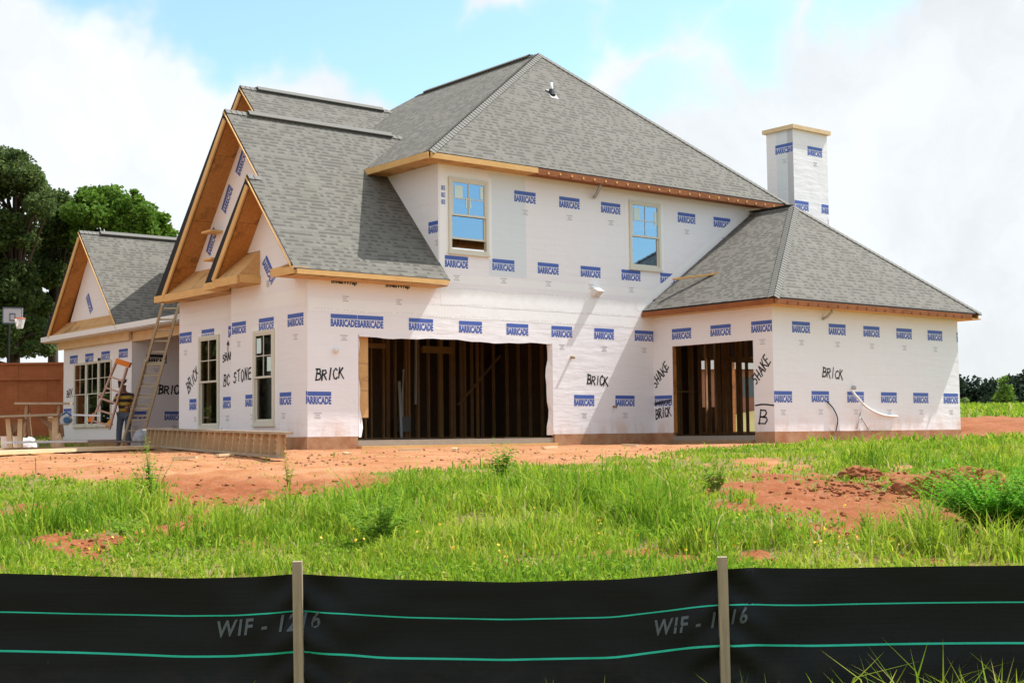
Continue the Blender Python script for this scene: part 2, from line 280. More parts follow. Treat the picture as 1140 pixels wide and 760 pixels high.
# ------------------------------------------------------------------ mesh builder
class MB:
    def __init__(s): s.v = []; s.f = []; s.uv = []; s.m = []
    def poly(s, pts, m=0, uv=None):
        pts = [tuple(float(c) for c in p) for p in pts]; b = len(s.v); s.v += pts; s.f.append(list(range(b, b + len(pts)))); s.m.append(m)
        if uv is None:
            a = Vector(pts[1]) - Vector(pts[0]); n = a.cross(Vector(pts[-1]) - Vector(pts[0]))
            if abs(n.z) > .8 * n.length: uv = [(p[0], p[1]) for p in pts]
            elif abs(n.x) > abs(n.y): uv = [(p[1], p[2]) for p in pts]
            else: uv = [(p[0], p[2]) for p in pts]
        s.uv += [tuple(float(c) for c in q) for q in uv]; return s
    def bar(s, p0, p1, w, h, up=(0, 0, 1), m=0):               # rectangular bar centred on the line p0-p1; w sideways, h along up
        p0, p1 = Vector([float(c) for c in p0]), Vector([float(c) for c in p1]); d = p1 - p0; ln = d.length; d.normalize()
        u = Vector(up); sd = d.cross(u)
        if sd.length < 1e-4: sd = d.cross(Vector((1, 0, 0)))
        sd.normalize(); u = sd.cross(d); a, b = sd * (w / 2), u * (h / 2)
        c = [p0 - a - b, p0 + a - b, p0 + a + b, p0 - a + b, p1 - a - b, p1 + a - b, p1 + a + b, p1 - a + b]
        off = random.random() * 7
        for (i, j, k, l), wd in (((0, 4, 5, 1), w), ((1, 5, 6, 2), h), ((2, 6, 7, 3), w), ((3, 7, 4, 0), h)):
            s.poly([c[i], c[j], c[k], c[l]], m, [(off, 0), (off + ln, 0), (off + ln, wd), (off, wd)])
        s.poly([c[0], c[1], c[2], c[3]], m, [(off, 0), (off + w, 0), (off + w, h), (off, h)]); s.poly([c[7], c[6], c[5], c[4]], m, [(off, 0), (off + w, 0), (off + w, h), (off, h)])
        return s
    def box(s, lo, hi, m=0):
        lo, hi = [min(a, b) for a, b in zip(lo, hi)], [max(a, b) for a, b in zip(lo, hi)]
        return s.bar(((lo[0] + hi[0]) / 2, lo[1], (lo[2] + hi[2]) / 2), ((lo[0] + hi[0]) / 2, hi[1], (lo[2] + hi[2]) / 2), hi[0] - lo[0], hi[2] - lo[2], (0, 0, 1), m)
    def tube(s, pts, r, n=8, m=0, cap=True):
        pts = [Vector([float(c) for c in p]) for p in pts]; rs = r if isinstance(r, (list, tuple)) else [r] * len(pts); rings = []
        for i, p in enumerate(pts):
            d = (pts[min(i + 1, len(pts) - 1)] - pts[max(i - 1, 0)]).normalized()
            a = d.cross(Vector((0, 0, 1)));
            if a.length < .05: a = d.cross(Vector((1, 0, 0)))
            a.normalize(); b = a.cross(d); rings.append([p + (a * math.cos(2 * math.pi * k / n) + b * math.sin(2 * math.pi * k / n)) * rs[i] for k in range(n)])
        for i in range(len(pts) - 1):
            for k in range(n):
                q = [rings[i][k], rings[i][(k + 1) % n], rings[i + 1][(k + 1) % n], rings[i + 1][k]]; s.poly(q, m, [(i, k), (i, k + 1), (i + 1, k + 1), (i + 1, k)])
        if cap: s.poly(rings[0][::-1], m); s.poly(rings[-1], m)
        return s
    def prism(s, pts, ext, m=0):
        e = Vector([float(c) for c in ext]); a = [Vector([float(c) for c in p]) for p in pts]; b = [p + e for p in a]
        s.poly(a, m); s.poly(b[::-1], m)
        for i in range(len(a)): j = (i + 1) % len(a); s.poly([a[i], b[i], b[j], a[j]], m)
        return s
    def build(s, name, mats, parent=None, smooth=False, weld=False):
        me = bpy.data.meshes.new(name); me.from_pydata(s.v, [], s.f)
        for mm in (mats if isinstance(mats, (list, tuple)) else [mats]): me.materials.append(M[mm] if isinstance(mm, str) else mm)
        me.polygons.foreach_set('material_index', s.m)
        ul = me.uv_layers.new(name='UVMap'); ul.data.foreach_set('uv', np.array(s.uv, dtype=np.float32).ravel())
        if weld or smooth:
            bm = bmesh.new(); bm.from_mesh(me); bmesh.ops.remove_doubles(bm, verts=bm.verts, dist=1e-5); bmesh.ops.recalc_face_normals(bm, faces=bm.faces); bm.to_mesh(me); bm.free()
        if smooth: me.polygons.foreach_set('use_smooth', [True] * len(me.polygons))
        me.update(); o = bpy.data.objects.new(name, me); COL.objects.link(o); adopt(o, parent); return o
def adopt(o, parent):
    if parent is not None:
        o.parent = parent
        if parent.type == 'EMPTY': o.matrix_parent_inverse = (Matrix.Translation(parent.location)).inverted()
    return o
def tag(o, label, cat, group=None, kind=None):
    if label: o['label'] = label
    if cat: o['category'] = cat
    if group: o['group'] = group
    if kind: o['kind'] = kind
    return o
def thing(name, label, cat, loc, group=None):
    o = bpy.data.objects.new(name, None); o.empty_display_size = .2; COL.objects.link(o); o.location = tuple(float(c) for c in loc); return tag(o, label, cat, group)
def mesh_np(name, V, T, mats, attrs=None, mi=None):            # triangle mesh from numpy arrays
    me = bpy.data.meshes.new(name); V = np.ascontiguousarray(V, np.float32); T = np.ascontiguousarray(T, np.int32)
    me.vertices.add(len(V)); me.vertices.foreach_set('co', V.ravel()); me.loops.add(T.size); me.loops.foreach_set('vertex_index', T.ravel())
    me.polygons.add(len(T)); me.polygons.foreach_set('loop_start', np.arange(0, T.size, 3, dtype=np.int32))
    for mm in mats: me.materials.append(M[mm])
    if mi is not None: me.polygons.foreach_set('material_index', np.asarray(mi, np.int32))
    me.update(calc_edges=True)
    for k, a in (attrs or {}).items(): at_ = me.attributes.new(k, 'FLOAT', 'POINT'); at_.data.foreach_set('value', np.ascontiguousarray(a, np.float32))
    o = bpy.data.objects.new(name, me); COL.objects.link(o); return o
def vnoise(x, y, s=0):
    xi, yi = np.floor(x).astype(np.int64), np.floor(y).astype(np.int64); fx, fy = x - xi, y - yi; fx, fy = fx * fx * (3 - 2 * fx), fy * fy * (3 - 2 * fy)
    def h(a, b):
        n = (a * 374761393 + b * 668265263 + s * 144665) & 0x7fffffff; n = ((n ^ (n >> 13)) * 1274126177) & 0x7fffffff; return ((n ^ (n >> 16)) & 0xffff) / 65535.0
    return (h(xi, yi) * (1 - fx) + h(xi + 1, yi) * fx) * (1 - fy) + (h(xi, yi + 1) * (1 - fx) + h(xi + 1, yi + 1) * fx) * fy
def fbm(x, y, s=0, o=4):
    r, a, tt = 0, .5, 0
    for k in range(o): r = r + a * vnoise(x * 2 ** k, y * 2 ** k, s + k * 17); tt += a; a *= .5
    return r / tt
def sm(x, a, b): u = np.clip((x - a) / (b - a), 0, 1); return u * u * (3 - 2 * u)

# ------------------------------------------------------------------ ground
PD = [-600, 0, 5, 6.6, 8.5, 12, 17, 22, 27, 30, 44, 52, 60, 80, 150, 400, 3000]
PZ = [-2.4, -1.75, -1.5, -1.38, -1.2, -.95, -.66, -.45, -.32, -.29, -.29, -.10, .30, .80, 1.7, 3.6, 7.0]
def gz0(D, L):
    return np.interp(D, PD, PZ) + .55 * sm(D, 47, 53) * (1 - sm(L, -14, -9)) + .48 * sm(D, 37.5, 47) * sm(L, 12.6, 16)
def ground_hit(px, py):
    d = ray(px, py); ta, tb = 4.0, 120.0
    f = lambda q: (CAM + d * q)[2] - float(gz0(*DL(*(CAM + d * q)[:2])))
    for q in np.arange(5, 120, .25):
        if f(q) < 0: ta, tb = q - .25, q; break
    else: return None
    for _ in range(30):
        mq = (ta + tb) / 2
        if f(mq) < 0: tb = mq
        else: ta = mq
    return CAM + d * tb
def gDL(px, py): p = ground_hit(px, py); return DL(p[0], p[1])
# bare clay: the worked strip along the house and bald patches in the weeds (pixel centre, half sizes in pixels of the photo)
PATCH = []
for px, py, rx, ry in [(945, 557, 118, 31), (1045, 540, 62, 20), (1085, 480, 40, 6), (870, 545, 60, 12), (905, 590, 60, 14), (840, 622, 40, 8), (118, 606, 42, 12), (255, 552, 60, 12), (200, 590, 28, 10), (30, 568, 36, 7), (60, 600, 18, 6), (330, 575, 18, 5), (680, 527, 40, 5), (850, 516, 40, 5), (420, 540, 60, 6), (560, 560, 20, 5)]:
    D0, L0 = gDL(px, py); D1, _ = gDL(px, py - ry); D2, _ = gDL(px, py + ry); PATCH.append((D0, L0, rx / FPX * D0, max(.15, (D1 - D2) / 2)))
def edge_D(L, D):                                                # near edge of the worked strip, as depth
    q = L / np.maximum(D, 1) * FPX + 570
    return np.interp(q, [-300, 0, 130, 215, 320, 400, 500, 620, 720, 820, 900, 1075, 1100, 1400], [19.6, 19.6, 18.8, 16.2, 16.4, 18.8, 20.6, 21.2, 24.5, 27.0, 30.0, 33.5, 39.0, 44.0])
def soil(D, L):
    n = fbm(L * .9, D * .9, 3) - .5; n2 = fbm(L * 3.1, D * 2.4, 9) - .5; n3 = fbm(L * 9, D * 6, 19) - .5
    e = edge_D(L, D)
    s = sm(D + n * 3.2 + n2 * 1.8, e - .8, e + .8) * (1 - sm(D + n * 4, 42.5, 46) * (1 - sm(L, -12, -8)))
    rb = sm(L, 12, 14); far = (1 - sm(D + n * 3, 50.5, 52.5)); s = s * ((1 - rb) * (1 - sm(D, 49, 52)) + rb * far)
    for D0, L0, rl, rd in PATCH:
        q = np.sqrt(((D - D0) / rd) ** 2 + ((L - L0) / rl) ** 2) + n * 1.5 + n2 * 2.2 + n3 * 1.3; s = np.maximum(s, 1 - sm(q, .62, 1.25))
    s = np.maximum(s, .9 * sm(n + n2 * .9 + n3 * .5, .20, .36) * sm(D, 9, 11) * (1 - sm(D, 40, 45)))
    return s
MD, ML = gDL(1058, 545)
def gz(D, L):
    s = soil(D, L); near = sm(D, 7, 9) * (1 - sm(D, 50, 60))
    z = gz0(D, L) + near * (.10 * (fbm(L * .55, D * .55, 21) - .5) * (1 - sm(D, 22, 27)) + s * ((.15 * (fbm(L * 4.0, D * 4.0, 31, 6) - .50) + .07 * np.abs(fbm(L * 6, D * 6, 33, 3) - .5)) * (1 - .62 * sm(D, 19, 22))))
    rb = sm(L, 12.6, 14.5) * sm(D, 36, 40) * (1 - sm(D, 50, 54)); z = z + rb * s * (.34 * (fbm(L * 1.3, D * 1.0, 77, 5) - .35))
    return z
dd = np.concatenate([[-600, -200, -60, -20, -6, 0, 3, 5, 6], np.arange(6.5, 24, .085), np.arange(24, 36, .16), np.arange(36, 60, .35), [62, 66, 72, 80, 95, 120, 160, 220, 320, 500, 800, 1400, 3000]])
ll = np.concatenate([[-2500, -900, -400, -200, -120, -80, -55, -40, -30, -25], np.arange(-20, -10, .4), np.arange(-10, 10, .085), np.arange(10, 24, .22), [25, 30, 40, 55, 80, 120, 200, 400, 900, 2500]])
DDg, LLg = np.meshgrid(dd, ll, indexing='ij'); X, Y = XY(DDg, LLg); Z = gz(DDg, LLg)
n0, n1 = DDg.shape; I = np.arange(n0 * n1).reshape(n0, n1); a_, b_, c_, d_ = I[:-1, :-1].ravel(), I[:-1, 1:].ravel(), I[1:, 1:].ravel(), I[1:, :-1].ravel()
g = mesh_np('ground', np.stack([X.ravel(), Y.ravel(), Z.ravel()], 1), np.concatenate([np.stack([a_, b_, c_], 1), np.stack([a_, c_, d_], 1)]), ['ground'], {'soil': soil(DDg, LLg).ravel(), 'dry': (sm(DDg + 3 * (fbm(LLg * .7, DDg * .7, 15) - .5), 17.5, 20.5) * (1 - .9 * sm(LLg, 12, 14) * sm(DDg, 35, 38))).ravel()})
g.data.polygons.foreach_set('use_smooth', [True] * len(g.data.polygons)); tag(g, 'red clay and patchy turf ground of the building plot', 'ground', kind='structure')
def gpt(D, L, dz=0.0): x, y = XY(D, L); return np.array([x, y, float(gz(np.array([D]), np.array([L]))[0]) + dz])
def gxy(x, y): D, L = DL(x, y); return float(gz(np.array([D]), np.array([L]))[0])

# ------------------------------------------------------------------ lettering helpers (flat shapes on walls)
_glyph = {}
def text_shape(txt, bold=0.02, gap=1.0):
    k = (txt, bold, gap)
    if k in _glyph: return _glyph[k]
    cu = bpy.data.curves.new('lettering', 'FONT'); cu.body = txt; cu.size = 1.0; cu.offset = bold; cu.space_character = gap; cu.resolution_u = 2; cu.fill_mode = 'BOTH'
    o = bpy.data.objects.new('lettering', cu); COL.objects.link(o); bpy.context.view_layer.update()
    me = o.evaluated_get(bpy.context.evaluated_depsgraph_get()).to_mesh(); me.calc_loop_triangles()
    v = np.array([p.co[:2] for p in me.vertices]); tr = [tuple(q.vertices) for q in me.loop_triangles]
    lo, hi = v.min(0), v.max(0); v = (v - lo) / (hi - lo); asp = (hi - lo)
    bpy.data.objects.remove(o); bpy.data.curves.remove(cu); _glyph[k] = (v, tr, asp[0] / asp[1]); return _glyph[k]
def clip_u(pts, lo, hi):
    for val, sg in ((lo, 1), (hi, -1)):
        out = []
        for i in range(len(pts)):
            a, b = pts[i], pts[(i + 1) % len(pts)]; da, db = (a[0] - val) * sg, (b[0] - val) * sg
            if da >= 0: out.append(a)
            if da * db < 0: q = da / (da - db); out.append((a[0] + (b[0] - a[0]) * q, a[1] + (b[1] - a[1]) * q))
        pts = out
        if len(pts) < 3: return []
    return pts
class Fr:                                                      # a wall frame: u runs to the right as seen from outside
    def __init__(s, o, u, n): s.o, s.u, s.n = Vector(o), Vector(u), Vector(n)
    def P(s, u, z, d=0.0): return s.o + s.u * float(u) + Vector((0, 0, float(z))) + s.n * float(d)
def put(mb, fr, pts, m=0, d=.004, lo=-1e9, hi=1e9):
    q = clip_u(pts, lo, hi)
    if q: mb.poly([fr.P(u, z, d) for u, z in q], m)
def put_text(mb, fr, txt, u, z, w, h, m=0, d=.004, lo=-1e9, hi=1e9, bold=.02, ang=0.0, shear=0.0):
    v, tr, _ = text_shape(txt, bold); ca, sa = math.cos(ang), math.sin(ang)
    P2 = [(u + (x * w + y * shear) * ca - y * h * sa, z + (x * w + y * shear) * sa + y * h * ca) for x, y in v]
    for tri in tr: put(mb, fr, [P2[i] for i in tri], m, d, lo, hi)
LW, LH = .70, .285
def logo(mb, fr, u, zt, lo=-1e9, hi=1e9, ang=0.0, ink=0, mini=True, lines=True):
    ca, sa = math.cos(ang), math.sin(ang); T = lambda x, y: (u + x * ca - y * sa, zt + x * sa + y * ca)
    put(mb, fr, [T(0, -.095), T(LW, -.095), T(LW, 0), T(0, 0)], ink, .0035, lo, hi)
    v, tr, _ = text_shape('BARRICADE', .05)
    for tri in tr: put(mb, fr, [T(v[i][0] * LW, -LH + v[i][1] * .175) for i in tri], ink, .0035, lo, hi)
    put(mb, fr, [T(0, -.117), T(LW, -.117), T(LW, -.112), T(0, -.112)], ink, .003, lo, hi)
    if mini:
        for k, w in enumerate((.20, .11, .17)): put(mb, fr, [T(.30 - w / 2 + .05, -.49 - k * .05), T(.30 + w / 2 + .05, -.49 - k * .05), T(.30 + w / 2 + .05, -.465 - k * .05), T(.30 - w / 2 + .05, -.465 - k * .05)], 1, .003, lo, hi)
STROKES = {'B': [[(0, 0), (.05, 1)], [(-.05, 1), (.5, .95), (.62, .78), (.5, .58), (.1, .52)], [(.1, .52), (.62, .44), (.7, .22), (.5, .04), (-.08, 0)]],
 'R': [[(0, 0), (.04, 1)], [(-.04, .98), (.5, .98), (.6, .75), (.42, .55), (.05, .5)], [(.25, .5), (.72, -.04)]], 'I': [[(.3, 0), (.34, 1)]],
 'C': [[(.66, .85), (.4, 1), (.12, .8), (.03, .45), (.2, .08), (.5, 0), (.72, .18)]], 'K': [[(0, 0), (.06, 1)], [(.62, 1), (.08, .45)], [(.2, .55), (.8, -.05)]],
 'S': [[(.62, .85), (.4, 1), (.12, .85), (.16, .6), (.5, .45), (.58, .2), (.35, 0), (.02, .1)]], 'H': [[(.02, 0), (.06, 1)], [(.6, 0), (.62, 1)], [(.04, .5), (.62, .52)]],
 'A': [[(0, 0), (.34, 1), (.66, 0)], [(.12, .36), (.56, .38)]], 'E': [[(.6, .98), (.06, .98), (.02, 0), (.62, .02)], [(.04, .52), (.5, .54)]],
 'T': [[(-.02, .98), (.68, 1)], [(.34, .98), (.32, 0)]], 'O': [[(.34, 1), (.08, .8), (.04, .35), (.3, 0), (.58, .2), (.62, .7), (.34, 1)]], 'N': [[(.02, 0), (.06, 1), (.58, 0), (.62, 1)]],
 '^': [[(.3, 0), (.3, 1)], [(.02, .62), (.3, 1), (.6, .66)]], '~': [[(-.1, .3), (.3, .46), (.75, .44), (1.2, .28)]], '=': [[(-.1, .5), (1.5, .62)], [(0, .4), (1.4, .5)]], ' ': []}
def scrawl(mb, fr, txt, u, z, h, wl, ang=0.0, wd=.036, m=0, lo=-1e9, hi=1e9, grow=0.0):
    ca, sa = math.cos(ang), math.sin(ang); x0 = 0.0
    for ch in txt:
        jz = random.uniform(-.06, .06) * h; hs = h * random.uniform(.88, 1.06); h *= (1 + grow)
        for stk in STROKES[ch]:
            pts = [(x0 + (px + random.uniform(-.055, .055) + .14 * py) * wl, jz + (py + random.uniform(-.055, .055)) * hs) for px, py in stk]
            pts = [(u + x * ca - y * sa, z + x * sa + y * ca) for x, y in pts]
            for i in range(len(pts) - 1):
                a, b = Vector(pts[i]), Vector(pts[i + 1]); d = (b - a).normalized(); nrm = Vector((-d.y, d.x)) * wd * random.uniform(.42, .58)
                a2, b2 = a - d * wd * .4, b + d * wd * .4; put(mb, fr, [tuple(a2 - nrm), tuple(b2 - nrm), tuple(b2 + nrm), tuple(a2 + nrm)], m, .0045 + .0004 * (i % 3), lo, hi)
        x0 += wl * (.92 if ch != 'I' else .75)

# ------------------------------------------------------------------ the house
house = thing('house', 'unfinished white-wrapped house with grey shingle roof and open garage', 'house', (0, 0, 0))
def wall(fr, u0, u1, z0, z1, holes=(), top=None, mat='wrap', th=.14, name='wall', parent=house):
    mb = MB(); us = sorted({u0, u1, *[h[0] for h in holes], *[h[1] for h in holes]}); zs = sorted({z0, z1, *[h[2] for h in holes], *[h[3] for h in holes]})
    inh = lambda u, z: any(h[0] < u < h[1] and h[2] < z < h[3] for h in holes) or not (u0 < u < u1 and z0 < z < z1)
    q = lambda a, b, c, d, m, f=False: mb.poly([a, b, c, d] if not f else [d, c, b, a], m)
    for i in range(len(us) - 1):
        for j in range(len(zs) - 1):
            a, b, c, d = us[i], us[i + 1], zs[j], zs[j + 1]; uc, zc = (a + b) / 2, (c + d) / 2
            if inh(uc, zc): continue
            uv = [(a, c), (b, c), (b, d), (a, d)]
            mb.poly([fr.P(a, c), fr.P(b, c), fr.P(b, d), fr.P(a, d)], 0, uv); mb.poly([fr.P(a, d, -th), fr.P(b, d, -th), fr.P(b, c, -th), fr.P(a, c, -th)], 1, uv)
            e = 1e-3
            for (p, r_, tu, tz) in (((a, c), (a, d), a - e, zc), ((b, d), (b, c), b + e, zc), ((a, d), (b, d), uc, d + e), ((b, c), (a, c), uc, c - e)):
                if u0 < tu < u1 and z0 < tz < z1 and inh(tu, tz): mb.poly([fr.P(*p), fr.P(*r_), fr.P(r_[0], r_[1], -th), fr.P(p[0], p[1], -th)], 2)
    if top:
        mb.poly([fr.P(u, z) for u, z in top], 0, [(u, z) for u, z in top]); mb.poly([fr.P(u, z, -th) for u, z in top[::-1]], 1, [(u, z) for u, z in top[::-1]])
    return mb.build(name, [mat, 'inner', 'osb'], parent)
FRONT = Fr((0, 0, 0), (1, 0, 0), (0, -1, 0)); BAY = Fr((0, 0, 0), (0, -1, 0), (-1, 0, 0)); BIG = Fr((.325, 0, 0), (0, -1, 0), (-1, 0, 0))
SIDE = Fr((3.6, 0, 0), (0, -1, 0), (-1, 0, 0)); X1, Y1, X2 = 10.754, -4.136, 18.76
WSIDE = Fr((X1, 0, 0), (0, -1, 0), (-1, 0, 0)); WFRONT = Fr((0, Y1, 0), (1, 0, 0), (0, -1, 0)); WRIGHT = Fr((X2, 0, 0), (0, 1, 0), (1, 0, 0))
LEFT = Fr((2.5, 0, 0), (0, -1, 0), (-1, 0, 0)); RET = Fr((0, 15.02, 0), (1, 0, 0), (0, -1, 0))
GAR = (1.33, 7.14, -.12, 2.30); WDOOR = (.70, 3.50, -.12, 2.29)
EV = 3.66                                                       # eave height of the garage wing
zg = lambda y: 3.66 + 1.1 * (y + .42)                           # its front slope
def gable(u0, u1, zb, ua, za): return [(u0, zb), (u1, zb), (ua, za)]
w_front = wall(FRONT, 0, X1, 0, 3.62, [(GAR[0], GAR[1], 0, GAR[3])])
W1 = (3.90, 5.10, 4.39, 6.21); W2 = (9.91, 11.08, 4.41, 6.24)
w_upper = wall(FRONT, 3.6, 15.6, 3.62, 6.52, [W1, W2])
w_bay = wall(BAY, -3.566, 0, 0, 3.62, [(-2.42, -1.44, .30, 2.48)], gable(-3.566, -.001, 3.62, -1.72, zg(1.72) - .16))
# big gable: shoulders follow the roof
w_big = wall(BIG, -7.06, -.001, 0, 3.62, [(-5.90, -4.78, .25, 2.58)], [(-7.06, 3.62), (0, 3.62), (-3.45, zg(3.45) - .16)])
w_side = wall(SIDE, -12.2, 0, 3.62, 6.52, [], [(-12.2, 6.52), (-5.7, 6.52), (-9.0, 9.95)])
w_wside = wall(WSIDE, 0, 4.136, 0, 3.2, [(WDOOR[0], WDOOR[1], 0, WDOOR[3])])
w_wfront = wall(WFRONT, X1, X2, 0, 3.2)
wall(WRIGHT, -4.136, 8.0, 0, 3.2, [(3.25, 4.25, 0.02, 2.42), (5.0, 6.6, .85, 2.42)])
wall(Fr((X2, 8.0, 0), (-1, 0, 0), (0, 1, 0)), 0, X2 - 3.8, 0, 3.2)
wall(Fr((15.6, 0, 0), (0, 1, 0), (1, 0, 0)), 0, 12.2, 3.2, 6.52); wall(Fr((15.6, 12.2, 0), (-1, 0, 0), (0, 1, 0)), 0, 12, 3.2, 6.52)
wall(Fr((.325, 7.06, 0), (1, 0, 0), (0, 1, 0)), 0, 3.4, 0, 3.6)
w_left = wall(LEFT, -20.72, -15.02, 0, 3.3, [(-19.70, -16.55, .46, 2.60)], gable(-20.72, -15.02, 3.3, -18.19, 6.75))
w_ret = wall(RET, 2.5, 7.0, 0, 3.3)
wall(Fr((7.0, 7.0, 0), (0, -1, 0), (-1, 0, 0)), -8.0, 0, 0, 3.3); wall(Fr((12, 20.72, 0), (-1, 0, 0), (0, 1, 0)), 0, 9.5, 0, 3.3)
wall(Fr((12, 15.02, 0), (0, 1, 0), (1, 0, 0)), 0, 5.7, 0, 3.3)
# slab and footings
mb = MB()
mb.box((.02, .02, -.34), (X1, 7.0, -.09)); mb.box((X1, Y1 + .02, -.34), (X2 - .02, 7.98, -.088)); mb.box((3.85, 7.0, -.34), (X1, 14.9, -.092)); mb.build('slab', 'slab', house)
def foot(fr, u0, u1): mb = MB(); mb.prism([fr.P(u0, -.42, .018), fr.P(u1, -.42, .018), fr.P(u1, -.001, .018), fr.P(u0, -.001, .018)], fr.n * -.12); mb.build('footing', 'clay_conc', house)
for fr, u0, u1 in ((FRONT, -.02, GAR[0] - .03), (FRONT, GAR[1] + .03, X1), (BAY, -3.56, .0), (BIG, -7.06, -3.57), (WSIDE, .0, WDOOR[0] - .02), (WSIDE, WDOOR[1] + .02, 4.13), (WFRONT, X1 - .02, X2), (WRIGHT, -4.13, 8), (LEFT, -20.72, -15.03), (RET, 2.49, 7.0)): foot(fr, u0, u1)
mb = MB(); mb.box((GAR[0] - .02, -.16, -.42), (GAR[1] + .02, .0, -.215)); mb.build('sill_board', 'pine', house)
mb = MB(); mb.box((X1 - .15, -WDOOR[1], -.42), (X1 - .005, -WDOOR[0], -.20)); mb.build('sill_board', 'old_wood', house)
# upper floor deck closes the garage ceiling
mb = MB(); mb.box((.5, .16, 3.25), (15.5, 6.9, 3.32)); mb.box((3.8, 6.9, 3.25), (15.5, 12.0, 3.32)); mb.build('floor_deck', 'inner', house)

# ---- roof planes
def slope(pts, th=.13, edge='black', name='roof'):
    TH = {tuple(round(float(c), 4) for c in p): (th[i] if isinstance(th, (list, tuple)) else th) for i, p in enumerate(pts)}
    P = [Vector([float(c) for c in p]) for p in pts]; n = (P[1] - P[0]).cross(P[2] - P[0])
    for i in range(2, len(P) - 1):
        if n.length < 1e-3: n = (P[i] - P[0]).cross(P[i + 1] - P[0])
    n.normalize()
    if n.z < 0: P.reverse(); n = -n
    e = Vector((0, 0, 1)).cross(n).normalized(); s = n.cross(e); uv = [(p.dot(e), p.dot(s)) for p in P]
    mb = MB(); mb.poly(P, 0, uv); low = [p - Vector((0, 0, TH[tuple(round(c, 4) for c in p)])) for p in P]; mb.poly(low[::-1], 1, uv[::-1])
    for i in range(len(P)): j = (i + 1) % len(P); mb.poly([P[i], low[i], low[j], P[j]], 2)
    return mb.build(name, ['shingle', 'osb', edge], house)
RY, RZ = 3.45, zg(3.45); SY, SZ = 1.72, zg(1.72); VB, VS = -.25, -.57
slope([(VS, -.42, EV), (3.62, -.42, EV), (3.62, 2.0, zg(2.0)), (5.15, RY, RZ), (VB, RY, RZ), (VB, SY, SZ), (VS, SY, SZ)], .035)
slope([(VB, RY, RZ), (5.15, RY, RZ), (5.15, 7.32, EV), (VB, 7.32, EV)], .08)
slope([(VS, SY, SZ), (.33, SY, SZ), (.33, 3.86, EV), (VS, 3.86, EV)], .08)
ME, MX0, MX1, MYB = 6.66, 3.04, 16.06, 12.3; RID = 10.88
slope([(MX0, -.42, ME), (MX1, -.42, ME), (9.55, 3.2, RID)], .05); slope([(MX0, -.42, ME), (9.55, 3.2, RID), (9.55, 9.28, RID), (MX0, MYB, ME)], .05)
slope([(MX1, -.42, ME), (MX1, MYB, ME), (9.55, 9.28, RID), (9.55, 3.2, RID)], .05); slope([(MX0, MYB, ME), (9.55, 9.28, RID), (MX1, MYB, ME)], .05)
G2 = 10.16
slope([(3.1, 9.0, G2), (8.55, 9.0, G2), (3.5, 5.6, ME), (3.1, 5.6, ME)], .035); slope([(3.1, 9.0, G2), (8.55, 9.0, G2), (3.5, 12.2, ME + .2), (3.1, 12.2, ME + .2)], .08)
# rear wing behind the big gable
RYB, RZB = 14.5, 9.3; slope([(5.2, RYB, RZB), (13, RYB, RZB), (13, 12.0, 6.66), (5.2, 12.0, 6.66)], .08); slope([(5.2, RYB, RZB), (13, RYB, RZB), (13, 16.7, 6.95), (5.2, 16.7, 6.95)], .08)
wall(Fr((5.6, 0, 0), (0, -1, 0), (-1, 0, 0)), -16.4, -12.2, 3.3, 6.7, [], gable(-16.4, -12.2, 6.7, -14.5, 9.2)); wall(Fr((13, 16.4, 0), (-1, 0, 0), (0, 1, 0)), 0, 7.4, 3.3, 6.9); wall(Fr((12.8, 12.2, 0), (0, 1, 0), (1, 0, 0)), 0, 4.2, 3.3, 6.7)
WE, WX0, WX1, WY0, WR = 3.28, 10.35, 19.33, -4.54, 6.32; WXM = 14.84; WYA = -1.59
slope([(WX0, WY0, WE), (WX1, WY0, WE), (WXM, WYA, WR)], .05); slope([(WX0, WY0, WE), (WXM, WYA, WR), (WXM, -.002, WR), (WX0, -.002, WE)], .05)
kr = (WR - WE) / (WX1 - WXM)
slope([(WX1, WY0, WE), (WXM, WYA, WR), (WXM, -.002, WR), (15.62, -.002, WR - kr * .78), (15.62, 8.3, WR - kr * .78), (WX1, 8.3, WE)], .05)
LV, LRY, LRZ = 2.0, 18.19, 6.97; lz = lambda y: LRZ - 1.08 * abs(y - LRY)
slope([(LV, LRY, LRZ), (12.3, LRY, LRZ), (12.3, 14.95, lz(14.95)), (LV, 14.95, lz(14.95))], .035); slope([(LV, LRY, LRZ), (12.3, LRY, LRZ), (12.3, 21.44, lz(21.44)), (LV, 21.44, lz(21.44))], .08)
slope([(LV + .05, 7.07, 3.46), (LV + .05, 15.0, 3.46), (7.2, 15.0, 3.50), (7.2, 7.07, 3.50)], .06)
# hip caps and ridge vents
def cap(p0, p1, dA, dB, w=.15):
    a, b = Vector(p0), Vector(p1); mb = MB(); n = max(2, int((b - a).length / .145))
    for side in (dA, dB):
        d = Vector(side).normalized(); nn = (b - a).cross(d).normalized()
        if nn.z < 0: nn = -nn
        for k in range(n):
            q0, q1 = a.lerp(b, k / n), a.lerp(b, (k + 1.12) / n); l0, l1 = nn * .030, nn * .016
            P = [q0 + l0, q1 + l1, q1 + l1 + d * w, q0 + l0 + d * w]; mb.poly(P, 0); mb.poly([q0 + l0, q0 + l0 + d * w, q0 + d * w + nn * .004, q0 + nn * .004], 1); mb.poly([P[3], P[2], q1 + d * w + nn * .004, q0 + d * w + nn * .004], 1)
    return mb.build('hip_cap', ['cap', 'cap'], house)
def down(p0, p1, e):                                            # direction in a roof plane, square to the hip p0-p1; e is another point of that plane
    h = (Vector(p1) - Vector(p0)).normalized(); q = Vector(e) - Vector(p0); return q - h * q.dot(h)
H_ = lambda *p: p
